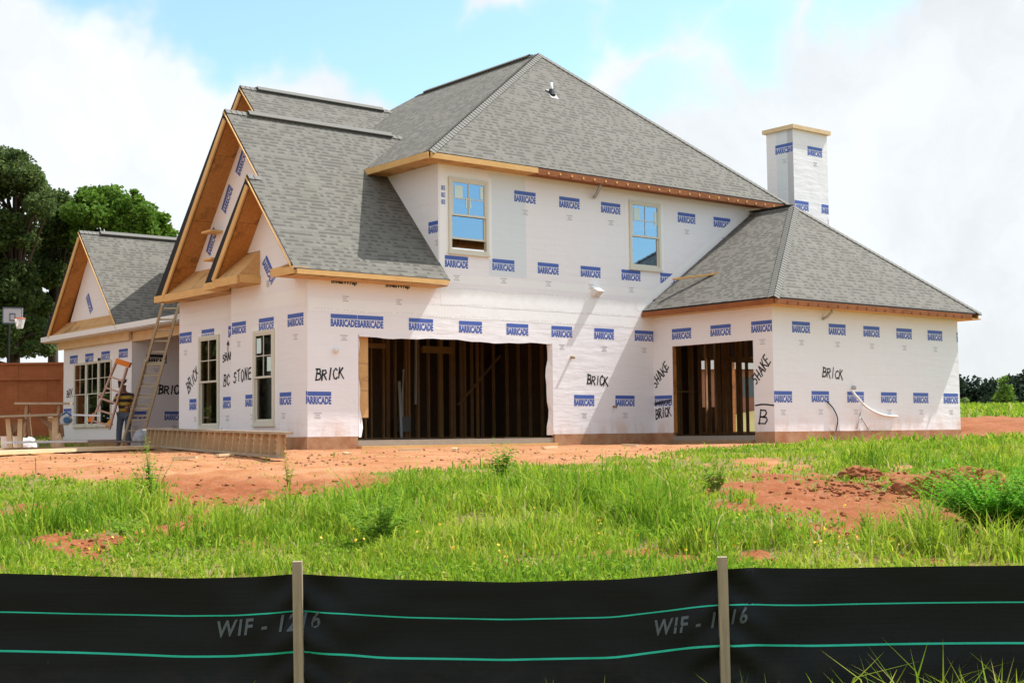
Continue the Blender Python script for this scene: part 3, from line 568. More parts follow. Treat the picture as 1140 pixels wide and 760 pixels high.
for a, b, ea, eb in (((MX0, -.42, ME), (9.55, 3.2, RID), (MX1, -.42, ME), (MX0, 9, ME)), ((MX1, -.42, ME), (9.55, 3.2, RID), (MX0, -.42, ME), (MX1, 9, ME)), ((WX0, WY0, WE), (WXM, WYA, WR), (WX1, WY0, WE), (WX0, 0, WE)), ((WX1, WY0, WE), (WXM, WYA, WR), (WX0, WY0, WE), (WX1, 5, WE)),
    ((WXM, WYA, WR), (WXM, -.01, WR), (WX0, 0, WE), (WX1, 0, WE)), ((VB, RY, RZ), (4.9, RY, RZ), (0, -.42, EV), (0, 7.32, EV)), ((3.1, 9, G2), (8.3, 9, G2), (3.1, 5.6, ME), (3.1, 12.4, ME)), ((9.55, 3.2, RID), (9.55, 9.2, RID), (MX0, 5, ME), (MX1, 5, ME)), ((LV, LRY, LRZ), (12, LRY, LRZ), (LV, 15, lz(15)), (LV, 21.4, lz(21.4))), ((VS, SY, SZ), (-.26, SY, SZ), (0, -.42, EV), (0, 3.86, EV))): cap(a, b, down(a, b, ea), down(a, b, eb))
def vent(p0, p1):
    a, b = Vector(p0), Vector(p1); mb = MB(); mb.bar(a + Vector((0, 0, .040)), b + Vector((0, 0, .040)), .24, .02); o = mb.build('ridge_vent', 'black', house)
    mb = MB(); mb.bar(a + Vector((0, 0, .058)), b + Vector((0, 0, .058)), .25, .016); mb.build('vent_cap', 'cap', o)
def vent(p0, p1, ea, eb, w=.15):
    a, b = Vector(p0), Vector(p1); top, und = MB(), MB()
    for side in (down(a, b, ea), down(a, b, eb)):
        d = side.normalized(); nn = (b - a).cross(d).normalized(); nn = nn if nn.z > 0 else -nn; h, k = nn * .085, nn * .052
        top.poly([a + h, b + h, b + h + d * w, a + h + d * w]); top.poly([a + h + d * w, b + h + d * w, b + k + d * w, a + k + d * w]); und.poly([a + k + d * (w - .01), b + k + d * (w - .01), b + nn * .02 + d * (w - .01), a + nn * .02 + d * (w - .01)])
        und.poly([a + h, a + h + d * w, a + d * w, a]); und.poly([b + h, b + h + d * w, b + d * w, b])
    o = und.build('ridge_vent', 'black', house); top.build('vent_cap', 'cap', o)
vent((.35, RY, RZ), (4.55, RY, RZ), (.35, -.42, EV), (.35, 7.32, EV)); vent((3.62, 9, G2), (8.0, 9, G2), (3.62, 5.6, ME), (3.62, 12.4, ME)); vent((9.55, 3.55, RID), (9.55, 8.7, RID), (MX0, 5, ME), (MX1, 5, ME)); vent((2.7, LRY, LRZ), (8, LRY, LRZ), (2.7, 15, lz(15)), (2.7, 21.4, lz(21.4)))
mb = MB(); mb.bar((WXM, WYA + .1, WR + .05), (WXM, -.02, WR + .05), .2, .03); mb.build('ridge_flashing', 'black', house)
# rake boards
def rake(p0, p1, drop, h, th=.045, mat='pine', off=-.026):
    dr = drop if isinstance(drop, tuple) else (drop, drop); a, b = Vector(p0) + Vector((off, 0, -dr[0])), Vector(p1) + Vector((off, 0, -dr[1])); dirv = (b - a).normalized(); up = Vector((1, 0, 0)).cross(dirv)
    if up.z < 0: up = -up
    mb = MB(); mb.bar(a - up * h / 2, b - up * h / 2, th, h, up); return mb.build('fascia', mat, house)
def verge(x, xw, ya, za, ye, ze, d0, d1, zmin, fh=.14):
    # the far rake of a gable: black felt edge, fascia below it and the plywood soffit back to the wall
    zl = lambda f: (za + (ze - za) * f) - (d0 + (d1 - d0) * f); f = (za - d0 - zmin) / ((za - d0) - (ze - d1)); f = min(f, 1.0); yl = ya + (ye - ya) * f; pts = [(ya, za), (ye, ze), (ye, min(ze, zmin) - .02), (yl, zl(f)), (ya, za - d0)] if f < 1 else [(ya, za), (ye, ze), (ye, zl(1)), (ya, za - d0)]
    mb = MB(); mb.prism([(x - .004, y, z) for y, z in pts], (.05, 0, 0)); mb.build('felt_edge', 'black', house)
    rake((x, ya, za), (x, yl, zl(f)), (d0, 0.0), fh)
    d = Vector((0, yl - ya, zl(f) - za + d0)).normalized(); dn = Vector((0, -d.z, d.y)) if d.y < 0 else Vector((0, d.z, -d.y)); dn = dn if dn.z < 0 else -dn
    o = dn * (fh - .03); a, b = Vector((0, ya, za - d0)) + o, Vector((0, yl, zl(f))) + o; L_ = (b - a).length
    mb = MB(); mb.poly([(x + .03, a.y, a.z), (x + .03, b.y, b.z), (xw, b.y, b.z), (xw, a.y, a.z)], 0, [(0, 0), (L_, 0), (L_, xw - x), (0, xw - x)]); mb.build('soffit', 'osb', house)
verge(VB, .322, RY, RZ, 7.32, EV, .22, .56, 3.72); verge(VS, -.003, SY, SZ, 3.86, EV, .22, .48, 3.76); verge(3.1, 3.597, 9.0, G2, 12.2, ME + .2, .2, .4, 6.2); verge(LV, 2.497, LRY, LRZ, 21.44, lz(21.44), .20, .50, 3.62)
rake((VB, SY + .02, SZ + .02), (VB, RY, RZ), .042, .028, .03)
rake((VS, SY, SZ), (VS, -.40, EV), .042, .028, .03)
rake((3.1, 9, G2), (3.1, 5.62, ME), .042, .028, .03)
rake((LV, LRY, LRZ), (LV, 15.0, lz(15.0)), .045, .035, .03)
# sloped pent roofs of bare plywood that return under the gables
def pent(x0, xw, ya, yb, z0, zh, mat='osb_pale', front='pine', bh=.17):
    mb = MB()
    mb.poly([(x0, ya, z0), (xw, ya, z0 + zh), (xw, yb, z0 + zh), (x0, yb, z0)], 0); mb.poly([(x0, ya, z0 - bh), (x0, yb, z0 - bh), (xw, yb, z0 - bh), (xw, ya, z0 - bh)], 0)
    for y in (ya, yb): mb.poly([(x0, y, z0), (x0, y, z0 - bh), (xw, y, z0 - bh), (xw, y, z0 + zh)], 0)
    o = mb.build('pent_roof', mat, house); mb = MB(); mb.box((x0 - .04, ya - .01, z0 - bh - .015), (x0, yb + .01, z0 + .004)); mb.build('fascia', front, o); return o
pent(VB, .322, 3.60, 6.62, 3.70, .58); pent(VS, -.003, 2.14, 3.22, 3.74, .62); pent(VS, -.003, .02, .55, 3.72, .22)
for x_, y0_, y1_ in ((VB, 6.61, 7.28), (VS, 3.21, 3.82), (VS, -.40, .03)): mb = MB(); mb.box((x_ - .039, y0_, 3.535), (x_ + .35, y1_, 3.70)); mb.build('return_board', 'pine', house)
mb = MB(); mb.bar((VS + .03, 2.12, 3.675), (-.01, 2.12, 3.675), .04, .19); mb.build('return_board', 'pine', house)
pent(LV + .02, 2.497, 15.5, 21.0, 3.60, .46)
# main eaves: fascia, soffit and rafter tails
def strip(a, b, w, h, mat, name='fascia'):
    mb = MB(); mb.bar(a, b, w, h); return mb.build(name, mat, house)
strip((MX0 + .02, -.455, ME - .10), (6.35, -.455, ME - .10), .04, .13, 'pine'); strip((6.35, -.44, ME - .12), (MX1 - .02, -.44, ME - .12), .04, .15, 'pine_dark')
strip((MX0 - .035, -.44, ME - .10), (MX0 - .035, 2.25, ME - .10), .04, .15, 'pine'); strip((MX0 - .035, 5.6, ME - .10), (MX0 - .035, MYB, ME - .10), .04, .15, 'pine'); strip((MX1 + .03, -.42, ME - .1), (MX1 + .03, MYB, ME - .1), .04, .15, 'pine_dark')
mb = MB(); mb.box((MX0, -.42, 6.50), (6.35, -.005, 6.535)); mb.box((MX0, -.004, 6.50), (3.595, 2.4, 6.535)); mb.build('soffit', 'osb_pale', house)
mb = MB(); mb.box((6.36, -.42, 6.50), (15.9, -.005, 6.535)); mb.build('soffit', 'pine_dark', house)
strip((VS + .05, -.44, EV - .075), (3.56, -.44, EV - .075), .04, .11, 'pine'); mb = MB(); mb.box((VS + .03, -.42, EV - .17), (3.55, -.005, EV - .14)); mb.build('soffit', 'osb_pale', house)
strip((WX0 + .02, WY0 - .02, WE - .115), (WX1 - .5, WY0 - .02, WE - .115), .04, .135, 'pine_dark'); strip((WX0 - .02, WY0, WE - .115), (WX0 - .02, -.02, WE - .115), .04, .135, 'pine_dark'); strip((WX1 + .02, WY0 + .1, WE - .1), (WX1 + .02, 8.2, WE - .1), .04, .10, 'pine')
mb = MB(); mb.box((WX0, WY0, 3.10), (WX1, Y1 - .004, 3.13)); mb.box((WX0, Y1 - .003, 3.10), (X1 - .004, -.005, 3.13)); mb.box((X2 + .004, Y1 - .003, 3.10), (WX1, 8.2, 3.13)); mb.build('soffit', 'pine', house)
def tails(p0, p1, n, nrm, mat='pine'):
    me = None
    for k in range(n):
        f = (k + .5) / n; c = Vector(p0).lerp(Vector(p1), f)
        if me is None:
            mb = MB(); a = Vector(nrm) * .012; mb.bar(-a, a, .05, .055); o = mb.build('rafter_tail', mat, None); me = o.data
        else: o = bpy.data.objects.new('rafter_tail', me); COL.objects.link(o)
        o.parent = house; o.location = c + Vector((0, 0, random.uniform(-.015, .015)))
tails((6.5, -.462, ME - .125), (15.9, -.462, ME - .125), 24, (0, 1, 0)); tails((WX0 + .3, WY0 - .042, WE - .125), (WX1 - .8, WY0 - .042, WE - .125), 20, (0, 1, 0), 'pine_dark')
# white fascia and beam across the porch
strip((LV - .015, 7.08, 3.525), (LV - .015, 21.50, 3.505), .04, .17, 'white_paint')
mb = MB(); mb.box((LV + .01, 7.08, 3.40), (2.495, 21.45, 3.42)); mb.build('soffit', 'white_paint', house)
strip((2.43, 15.0, 3.27), (2.43, 21.0, 3.27), .10, .27, 'pine_pale', 'beam'); strip((2.62, 7.08, 3.24), (2.62, 15.0, 3.24), .22, .30, 'pine_pale', 'beam')
# lookout blocks left on the big gable
for (px, py) in ((236, 260.5), (237, 291)):
    p = at(px, py, 0, .30); mb = MB(); mb.bar((.32, p[1] - .3, p[2]), (-.02, p[1] - .3, p[2]), .5, .05); mb.build('lookout_block', 'pine', house)
# chimney
CX0, CX1, CY0, CY1, CZ = 16.84, 18.47, .02, 1.05, 9.10
mb = MB(); mb.box((CX0, CY0, -.1), (CX1, CY1, CZ)); chim = mb.build('chimney', 'wrap', house)
mb = MB(); mb.box((CX0 - .09, CY0 - .09, CZ), (CX1 + .09, CY1 + .09, CZ + .12)); mb.build('cap', 'pine_pale', chim)
CF = Fr((0, CY0, 0), (1, 0, 0), (0, -1, 0)); CL = Fr((CX0, 0, 0), (0, -1, 0), (-1, 0, 0))
mb = MB(); logo(mb, CF, 17.52, 8.66); logo(mb, CF, 16.80, 6.93, lo=CX0); logo(mb, CF, 18.12, 6.93, hi=CX1 - .01); logo(mb, CL, -.70, 8.69, hi=-.24); logo(mb, CL, -.25, 8.69, hi=-.03)
mb.build('printed_lettering', ['blue_ink', 'grey_ink'], chim)
mb = MB(); mb.poly([CL.P(-.24, 3, .003), CL.P(-.03, 3, .003), CL.P(-.03, CZ - .01, .003), CL.P(-.24, CZ - .01, .003)]); mb.poly([CL.P(-.66, 3, .002), CL.P(-.24, 3, .002), CL.P(-.24, CZ - .01, .002), CL.P(-.66, CZ - .01, .002)], 1)
mb.build('wrap_seam', ['seam_grey', 'wrap_blue'], chim)

# ---- printed house-wrap lettering
P_ = 1.455
def letters(parent, fn): mb = MB(); fn(mb); return mb.build('printed_lettering', ['blue_ink', 'grey_ink', 'black_ink'], parent)
def f1(mb):
    for u in (.60, 1.31, 2.725, 4.19, 5.655, 7.12, 8.59): logo(mb, FRONT, u, 2.745, hi=1.30 if u < 1 else 1e9, mini=u < 1 or u > 7)
    logo(mb, FRONT, 10.05, 2.745, hi=X1 - .002)
    logo(mb, FRONT, -.09, 1.0, lo=.004, hi=.63)
    for u in (7.855, 9.305): logo(mb, FRONT, u, 1.0)
    for u in (.62, 2.08): put_text(mb, FRONT, 'InvellWrap', u, 3.40, .68, .13, 2, bold=.04); [put(mb, FRONT, [(u + .3, 3.14 - k * .05), (u + .3 + w, 3.14 - k * .05), (u + .3 + w, 3.165 - k * .05), (u + .3, 3.165 - k * .05)], 1) for k, w in enumerate((.16, .1, .15))]
letters(w_front, f1)
def f2(mb):
    for u, zz in ((3.78, 4.30), (5.23, 4.32), (6.69, 4.335), (8.145, 4.345), (9.605, 4.35)): logo(mb, FRONT, u, zz)
    logo(mb, FRONT, 11.06, 4.355, lo=10.9, hi=11.62)
    for u in (5.95, 7.44, 8.90, 11.785, 13.235): logo(mb, FRONT, u, 6.09)
    for s in range(3): put_text(mb, FRONT, 'BARRICADE', 3.69, 5.86 - s * .17, .12, .12, 0, bold=.03)
letters(w_upper, f2)
def f3(mb):
    for y in (.86, 3.52): logo(mb, BAY, -y, 2.76)
    logo(mb, BAY, -2.19, 2.76); logo(mb, BAY, -2.84, 1.01, hi=-2.46); logo(mb, BAY, -1.40, 1.01, lo=-1.22, hi=-.62); logo(mb, BAY, -.06, 1.01, hi=-.004)
    for (u, z, a) in ((-2.93, 5.25, -.90), (-1.82, 4.22, -.90)): logo(mb, BAY, u, z, ang=a, mini=False); put(mb, BAY, [(u + .0, z - .75), (u + .12, z - .75), (u + .12, z - .6), (u, z - .6)], 1)
letters(w_bay, f3)
def f4(mb):
    for y in (7.04, 5.78, 4.33): logo(mb, BIG, -y, 2.75, lo=-7.05)
    logo(mb, BIG, -6.45, 1.01, hi=-6.05); logo(mb, BIG, -4.72, 1.01, lo=-4.6, hi=-4.15)
    for (u, z) in ((-4.72, 5.72), (-5.55, 4.75), (-6.35, 3.72), (-3.98, 6.55)): logo(mb, BIG, u, z, ang=.97, mini=False)
    put_text(mb, BIG, 'BARRICADE', -3.86, 3.58, .6, .2, 0, ang=-1.1)
letters(w_big, f4)
letters(w_side, lambda mb: logo(mb, SIDE, -.40, 5.12, hi=-.01))
def f5(mb):
    for u in (.70, 2.08): logo(mb, WSIDE, u, 2.75, mini=False)
    logo(mb, WSIDE, 3.46, 2.755, hi=4.13); logo(mb, WSIDE, .012, 1.0, hi=.66)
letters(w_wside, f5)
def f6(mb):
    for u in (11.508, 12.96, 14.41, 15.86, 17.30): logo(mb, WFRONT, u, 2.755)
    logo(mb, WFRONT, 10.74, 1.0, lo=X1 + .004)
    for u in (12.2, 13.65, 15.09, 16.54, 17.97): logo(mb, WFRONT, u, 1.015)
    logo(mb, WFRONT, 18.70, 2.755, hi=X2 - .004)
letters(w_wfront, f6)
def f7(mb):
    for y in (20.15, 18.79, 17.43, 16.02): logo(mb, LEFT, -y, 2.89, mini=False)
    logo(mb, LEFT, -20.67, 1.08, hi=-19.8, mini=False); logo(mb, LEFT, -18.55, 4.95, ang=-1.0, mini=False)
letters(w_left, f7)
def f8(mb): logo(mb, RET, 2.99, 2.70, ink=2); logo(mb, RET, 3.62, .88); logo(mb, RET, 2.30, .88, lo=2.52)
letters(w_ret, f8)
# ---- builder's spray lettering
def spray(parent, fn): mb = MB(); fn(mb); return mb.build('spray_lettering', 'black_ink', parent)
spray(w_front, lambda mb: (scrawl(mb, FRONT, 'BRICK', .22, 1.27, .25, .165, .03), scrawl(mb, FRONT, 'BRICK', 8.32, 1.28, .23, .165, -.02)))
spray(w_wside, lambda mb: (scrawl(mb, WSIDE, 'SHAKE', .06, 1.20, .25, .17, .80), scrawl(mb, WSIDE, '=', -.04, .66, .30, .44, .05), scrawl(mb, WSIDE, 'BRICK', .05, .38, .27, .13, .12), scrawl(mb, WSIDE, 'SHAKE', 3.58, 1.17, .25, .17, .85, hi=4.12), scrawl(mb, WSIDE, 'B', 3.66, .22, .36, .32, 0), scrawl(mb, WSIDE, '~', 3.55, .58, .22, .46, 0)))
spray(w_wfront, lambda mb: scrawl(mb, WFRONT, 'BRICK', 12.66, 1.38, .25, .19, -.05, grow=-.03))
spray(w_bay, lambda mb: scrawl(mb, BAY, 'STONE', -3.42, 1.30, .28, .20, .10))
spray(w_big, lambda mb: (scrawl(mb, BIG, 'BRICK', -6.50, 1.18, .30, .17, .62), scrawl(mb, BIG, 'BC', -4.56, 1.30, .26, .17, 0), scrawl(mb, BIG, 'SHAKE', -4.60, 1.86, .19, .14, .2), scrawl(mb, BIG, '^', -4.42, 2.16, .24, .2, 0)))
spray(w_left, lambda mb: scrawl(mb, LEFT, 'BRK', -20.40, 1.46, .26, .20, .05))
spray(w_ret, lambda mb: scrawl(mb, RET, 'BRICK', 3.42, 1.46, .27, .20, .0, wd=.05))
# ---- tape seams and wrap overlaps
def seam(parent, fr, rects, mat='wrap_plain'):
    mb = MB()
    for i, (a, b, c, d) in enumerate(rects):
        nseg = max(2, int((b - a) / .35)); e = [c + random.uniform(-.012, .012) for _ in range(nseg + 1)]; e2 = [d + random.uniform(-.012, .012) for _ in range(nseg + 1)]
        for k in range(nseg):
            ua, ub = a + (b - a) * k / nseg, a + (b - a) * (k + 1) / nseg; mb.poly([fr.P(ua, e[k], .0022), fr.P(ub, e[k + 1], .0022), fr.P(ub, e2[k + 1], .0022), fr.P(ua, e2[k], .0022)])
    return mb.build('wrap_seam', mat, parent)
seam(w_front, FRONT, [(.02, 10.35, 2.80, 3.08), (3.66, 10.3, 3.10, 3.52)]); seam(w_upper, FRONT, [(3.66, 10.9, 3.64, 3.86), (3.64, 3.80, 4.0, 6.45)])
mb = MB(); pp = [(10.24, 3.28), (11.2, 3.95), (12.5, 4.84), (13.6, 5.6), (14.75, 6.37)]
for (a, b), (c, d) in zip(pp, pp[1:]): mb.poly([FRONT.P(a - .16, b + .06, .004), FRONT.P(a + .02, b - .04, .004), FRONT.P(c + .02, d - .04, .004), FRONT.P(c - .16, d + .06, .004)])
mb.build('wrap_seam', 'wrap_plain', w_upper)
seam(w_bay, BAY, [(-3.55, -.02, 2.98, 3.30)]); seam(w_big, BIG, [(-7.04, -3.6, 2.98, 3.22)])
mb = MB()
for a, b in (((-2.9, 4.7), (-1.95, 3.32)),): mb.poly([BAY.P(a[0], a[1], .003), BAY.P(a[0] + .25, a[1], .003), BAY.P(b[0] + .25, b[1], .003), BAY.P(b[0], b[1], .003)])
mb.build('wrap_seam', 'wrap_plain', w_bay)
mb = MB(); mb.poly([FRONT.P(5.14, 3.9, .002), FRONT.P(6.32, 3.9, .002), FRONT.P(6.32, 6.46, .002), FRONT.P(5.14, 6.46, .002)]); mb.build('wrap_sheet', 'wrap_blue', w_upper)
# staples along the overlaps
mb = MB()
for u in np.arange(.1, 10.2, .085):
    for z in ((2.83,) if u < 3.6 else (2.83, 3.12, 3.5)):
        if random.random() < .8: z += .02 * math.sin(u * 3) ; mb.poly([FRONT.P(u, z, .005), FRONT.P(u + .022, z, .005), FRONT.P(u + .022, z + .016, .005), FRONT.P(u, z + .016, .005)])
mb.build('staples', 'grey_ink', w_front)
# torn wrap edge hanging at the garage jambs, with the bare sheathing showing
mb = MB(); zz = np.linspace(-.02, 2.3, 12)
for a, b in zip(zz, zz[1:]):
    f = lambda q: .10 + .05 * math.sin(q * 2.3 + 1) + .03 * math.sin(q * 7)
    mb.poly([FRONT.P(GAR[0] + .004, a, .002), FRONT.P(GAR[0] + f(a), a, -.10), FRONT.P(GAR[0] + f(b), b, -.10), FRONT.P(GAR[0] + .004, b, .002)])
    g = lambda q: .08 + .07 * math.sin(q * 2.0 + 2) ** 2 + .02 * math.sin(q * 9)
    mb.poly([FRONT.P(GAR[1] - .004, a, .002), FRONT.P(GAR[1] - .004, b, .002), FRONT.P(GAR[1] - g(b), b, -.10), FRONT.P(GAR[1] - g(a), a, -.10)])
us_ = np.linspace(GAR[0] + .02, GAR[1] - .02, 26)
for a, b in zip(us_, us_[1:]):
    f = lambda q: 2.262 + .022 * math.sin(q * 2.1) + .01 * math.sin(q * 8); mb.poly([FRONT.P(a, f(a), .006), FRONT.P(b, f(b), .006), FRONT.P(b, 2.33, .006), FRONT.P(a, 2.33, .006)])
mb.build('loose_wrap', 'wrap', w_front)
mb = MB(); mb.box((GAR[0] + .10, .15, .42), (GAR[0] + .36, .17, 2.28)); mb.build('sheathing_panel', 'osb_pale', house)

# ---- windows
def window(fr, u0, u1, z0, z1, parent=house, sash=.52, grid=True, raised=0.0, glass='glass', fw=.075, frame='vinyl', cols=2, stickers=(), sw=.045):
    d0, d1 = -.06, .045; mb = MB()
    def pc(a, b, c, d, dd0, dd1, mbx=None): (mbx or mb).prism([fr.P(a, c, dd0), fr.P(b, c, dd0), fr.P(b, d, dd0), fr.P(a, d, dd0)], fr.n * (dd1 - dd0))
    for a, b, c, d in ((u0, u0 + fw, z0, z1), (u1 - fw, u1, z0, z1), (u0 + fw, u1 - fw, z0, z0 + fw), (u0 + fw, u1 - fw, z1 - fw, z1)): pc(a, b, c, d, d0, d1)
    pc(u0 - .03, u1 + .03, z0 - .05, z0, .003, .06)
    w = mb.build('window', frame, parent); zm = z0 + (z1 - z0) * (1 - sash); iu0, iu1, iz0, iz1 = u0 + fw, u1 - fw, z0 + fw, z1 - fw
    def sash_(zl, zh, dp, gridded):
        mb = MB()
        for a, b, c, d in ((iu0, iu0 + sw, zl, zh), (iu1 - sw, iu1, zl, zh), (iu0 + sw, iu1 - sw, zl, zl + sw), (iu0 + sw, iu1 - sw, zh - sw, zh)): pc(a, b, c, d, dp - .03, dp, mb)
        mb.build('sash', frame, w); mb = MB(); mb.poly([fr.P(iu0 + sw, zl + sw, dp - .018), fr.P(iu1 - sw, zl + sw, dp - .018), fr.P(iu1 - sw, zh - sw, dp - .018), fr.P(iu0 + sw, zh - sw, dp - .018)]); mb.build('pane', glass, w)
        if gridded:
            mb = MB()
            for k in range(1, cols): um = iu0 + (iu1 - iu0) * k / cols; pc(um - .012, um + .012, zl + sw, zh - sw, dp - .014, dp - .006, mb)
            zc = (zl + zh) / 2; pc(iu0 + sw, iu1 - sw, zc - .011, zc + .011, dp - .0145, dp - .0065, mb); mb.build('muntin', frame, w)
    sash_(zm - .02, iz1, .035, grid); sash_(iz0 + raised, zm + .02 + raised, -.005, False)
    if stickers:
        for a, b, c, d in stickers: mb = MB(); mb.poly([fr.P(iu0 + a, c, .022), fr.P(iu0 + b, c, .022), fr.P(iu0 + b, d, .022), fr.P(iu0 + a, d, .022)]); mb.build('sticker', 'sticker', w)
    # flashing tape round the opening
    mb = MB()
    for a, b, c, d in ((u0 - .13, u0 - .002, z0 - .1, z1 + .1), (u1 + .002, u1 + .13, z0 - .1, z1 + .1), (u0, u1, z1 + .002, z1 + .12)): mb.poly([fr.P(a, c, .0028), fr.P(b, c, .0028), fr.P(b, d, .0028), fr.P(a, d, .0028)])
    mb.build('flashing_tape', 'wrap_plain', w); return w
window(FRONT, *W1, sash=.50, raised=.25, glass='glass_coated', stickers=((.10, .35, 5.72, 6.02), (.88, .98, 5.75, 6.05), (.44, .48, 5.5, 5.75), (.56, .60, 5.5, 5.75)))
window(FRONT, *W2, sash=.52, glass='glass_coated', stickers=((.10, .33, 5.72, 6.05), (.86, .96, 5.62, 6.0)))
window(BAY, -2.42, -1.44, .30, 2.48, sash=.50, stickers=((.09, .30, 1.95, 2.30), (.58, .76, 1.52, 1.85)))
window(BIG, -5.90, -4.78, .25, 2.58, sash=.50, stickers=())
mb = MB(); mb.prism([BIG.P(-5.98, .12, .004), BIG.P(-4.66, .12, .004), BIG.P(-4.66, .27, .004), BIG.P(-5.98, .27, .004)], BIG.n * .03); mb.build('sill', 'white_paint', house)
for k, c in enumerate((-19.70, -18.65, -17.60)): window(LEFT, c, c + 1.05, .46, 2.60, sash=.50, fw=.045, sw=.03)
# ---- small fittings on the walls
mb = MB(); p = (8.66, 0, 3.69); mb.box((8.52, -.075, 3.58), (8.80, -.003, 3.80)); mb.prism([(8.55, -.075, 3.78), (8.55, -.22, 3.70), (8.55, -.075, 3.60)], (.22, 0, 0)); mb.build('vent_hood', 'pipe_white', house)
def pipe(pts, r, mat, name='pipe'): mb = MB(); mb.tube(pts, r, 8); return mb.build(name, mat, house, smooth=True)
pipe([(8.63, -.30, 6.60), (8.63, -.26, 6.40), (8.60, -.16, 6.24), (8.60, -.06, 6.16)], .045, 'galv'); pipe([(12.85, -4.38, 3.22), (12.82, -4.36, 3.02), (12.75, -4.24, 2.90), (12.72, -4.15, 2.86)], .035, 'galv')
pipe([(7.78, .02, 1.97), (7.78, -.12, 1.95)], .04, 'grey_wood', 'spout'); pipe([(.72, .02, 1.93), (.72, -.07, 1.92)], .06, 'pipe_white', 'spout'); pipe([(9.23, .02, .71), (9.23, -.12, .69)], .03, 'rim_orange' if 0 else 'old_wood', 'spout')
pipe([(13.88, -4.05, 1.12), (13.88, -4.22, 1.12)], .055, 'galv', 'cable_sleeve'); pipe([(14.25, -4.17, .72), (14.12, -4.17, .38), (14.45, -4.18, .02)], .012, 'galv', 'wire'); pipe([(14.16, -4.17, .42), (13.95, -4.18, .05)], .012, 'galv', 'wire')
p = at(614, 104, 1, 1.9); zr_ = ME + (1.9 + .42) * (RID - ME) / 3.62
pipe([(p[0], 1.9, zr_ - .1), (p[0], 1.9, zr_ + .30)], .042, 'pipe_white', 'vent_pipe'); mb = MB(); mb.tube([(p[0], 1.9, zr_ - .05), (p[0], 1.9, zr_ + .12)], [.12, .062], 10); mb.poly([(p[0] - .14, 1.74, zr_ - .16 * 1.166 + .012), (p[0] + .14, 1.74, zr_ - .16 * 1.166 + .012), (p[0] + .14, 1.99, zr_ + .09 * 1.166 + .012), (p[0] - .14, 1.99, zr_ + .09 * 1.166 + .012)]); mb.build('pipe_boot', 'cable_black', house)
q = at(474, 156, 0, 4.2)
# ---- framing inside the garage and the side bay
STUD = {}
def stud(x, y, z0, z1, wx=.045, wy=.10, mat='stud'):
    k = (round(z0, 2), round(z1, 2), wx, wy, mat)
    if k not in STUD: mb = MB(); mb.bar((0, 0, z0), (0, 0, z1), wx, wy, (0, 1, 0)); o = mb.build('stud', mat, None); STUD[k] = o.data
    else: o = bpy.data.objects.new('stud', STUD[k]); COL.objects.link(o)
    o.parent = house; o.location = (x, y, 0); return o
for x in np.arange(.6, 10.6, .40): stud(x + random.uniform(-.03, .03), 6.3, -.05, 3.2)
for x in (5.2, 5.3, 7.4, 8.6, 8.7, 9.1, 2.2): stud(x, 6.28, -.05, 3.2, .06, .09)
for y in np.arange(.6, 6.2, .55): stud(.42, y, -.05, 3.2, .10, .045); stud(X1 - .1, y + .1, -.05, 3.2, .10, .045)
for x in np.arange(11.2, 18.6, .42): stud(x, 1.9, -.05, 3.2)
for x in (11.9, 12.0, 12.1, 14.2, 15.6): stud(x, 1.88, -.05, 3.2, .08, .09)
for y in np.arange(2.4, 7.6, .42):
    if not 3.2 < y < 4.3: stud(X2 - .2, y, -.05, 3.2, .10, .045)
for x, y in ((4.2, 7.0), (5.9, 7.0), (6.7, 7.0)): stud(x, y - .2, -.05, 3.2, .12, .06)
for (a, b, w, h, mt) in (((1.2, 6.2, .3), (3.0, 6.2, 2.6), .09, .04, 'pine'), ((3.4, 6.22, 1.5), (5.0, 6.22, 1.5), .09, .045, 'stud'), ((4.9, 6.2, 2.55), (6.2, 6.2, 2.55), .09, .14, 'stud'), ((7.5, 6.2, 2.5), (8.6, 6.2, 2.5), .09, .2, 'pine'), ((8.8, 6.2, .9), (10.4, 6.2, 2.4), .09, .04, 'stud'), ((12.2, 1.82, 1.2), (14.2, 1.82, 1.2), .09, .045, 'pine'), ((15.6, 1.82, 2.2), (17.0, 1.82, 2.2), .09, .16, 'stud')):
    mb = MB(); mb.bar(a, b, w, h); mb.build('brace', mt, house)
for x in (3.05, 5.55, 7.05, 8.15, 8.22, 9.55, 1.85): stud(x, 6.24, -.05, 3.2, .05, .10, 'pine')
for x in (11.45, 12.9, 13.55, 16.3): stud(x, 1.84, -.05, 3.2, .05, .10, 'pine')
mb = MB(); mb.box((.35, 6.24, -.085), (10.6, 6.36, -.05)); mb.box((.35, 6.24, 3.20), (10.6, 6.36, 3.245)); mb.box((11, 1.85, -.085), (18.6, 1.95, -.05)); mb.build('plate', 'stud', house)
mb = MB(); mb.box((3.75, 7.0, -.05), (10.7, 7.06, 3.24)); mb.box((X1 - .02, .2, -.08), (X1 + .04, 7.9, 3.24)); mb.box((11.0, 2.6, -.08), (15.4, 2.66, 3.24)); mb.build('partition', 'inner', house)

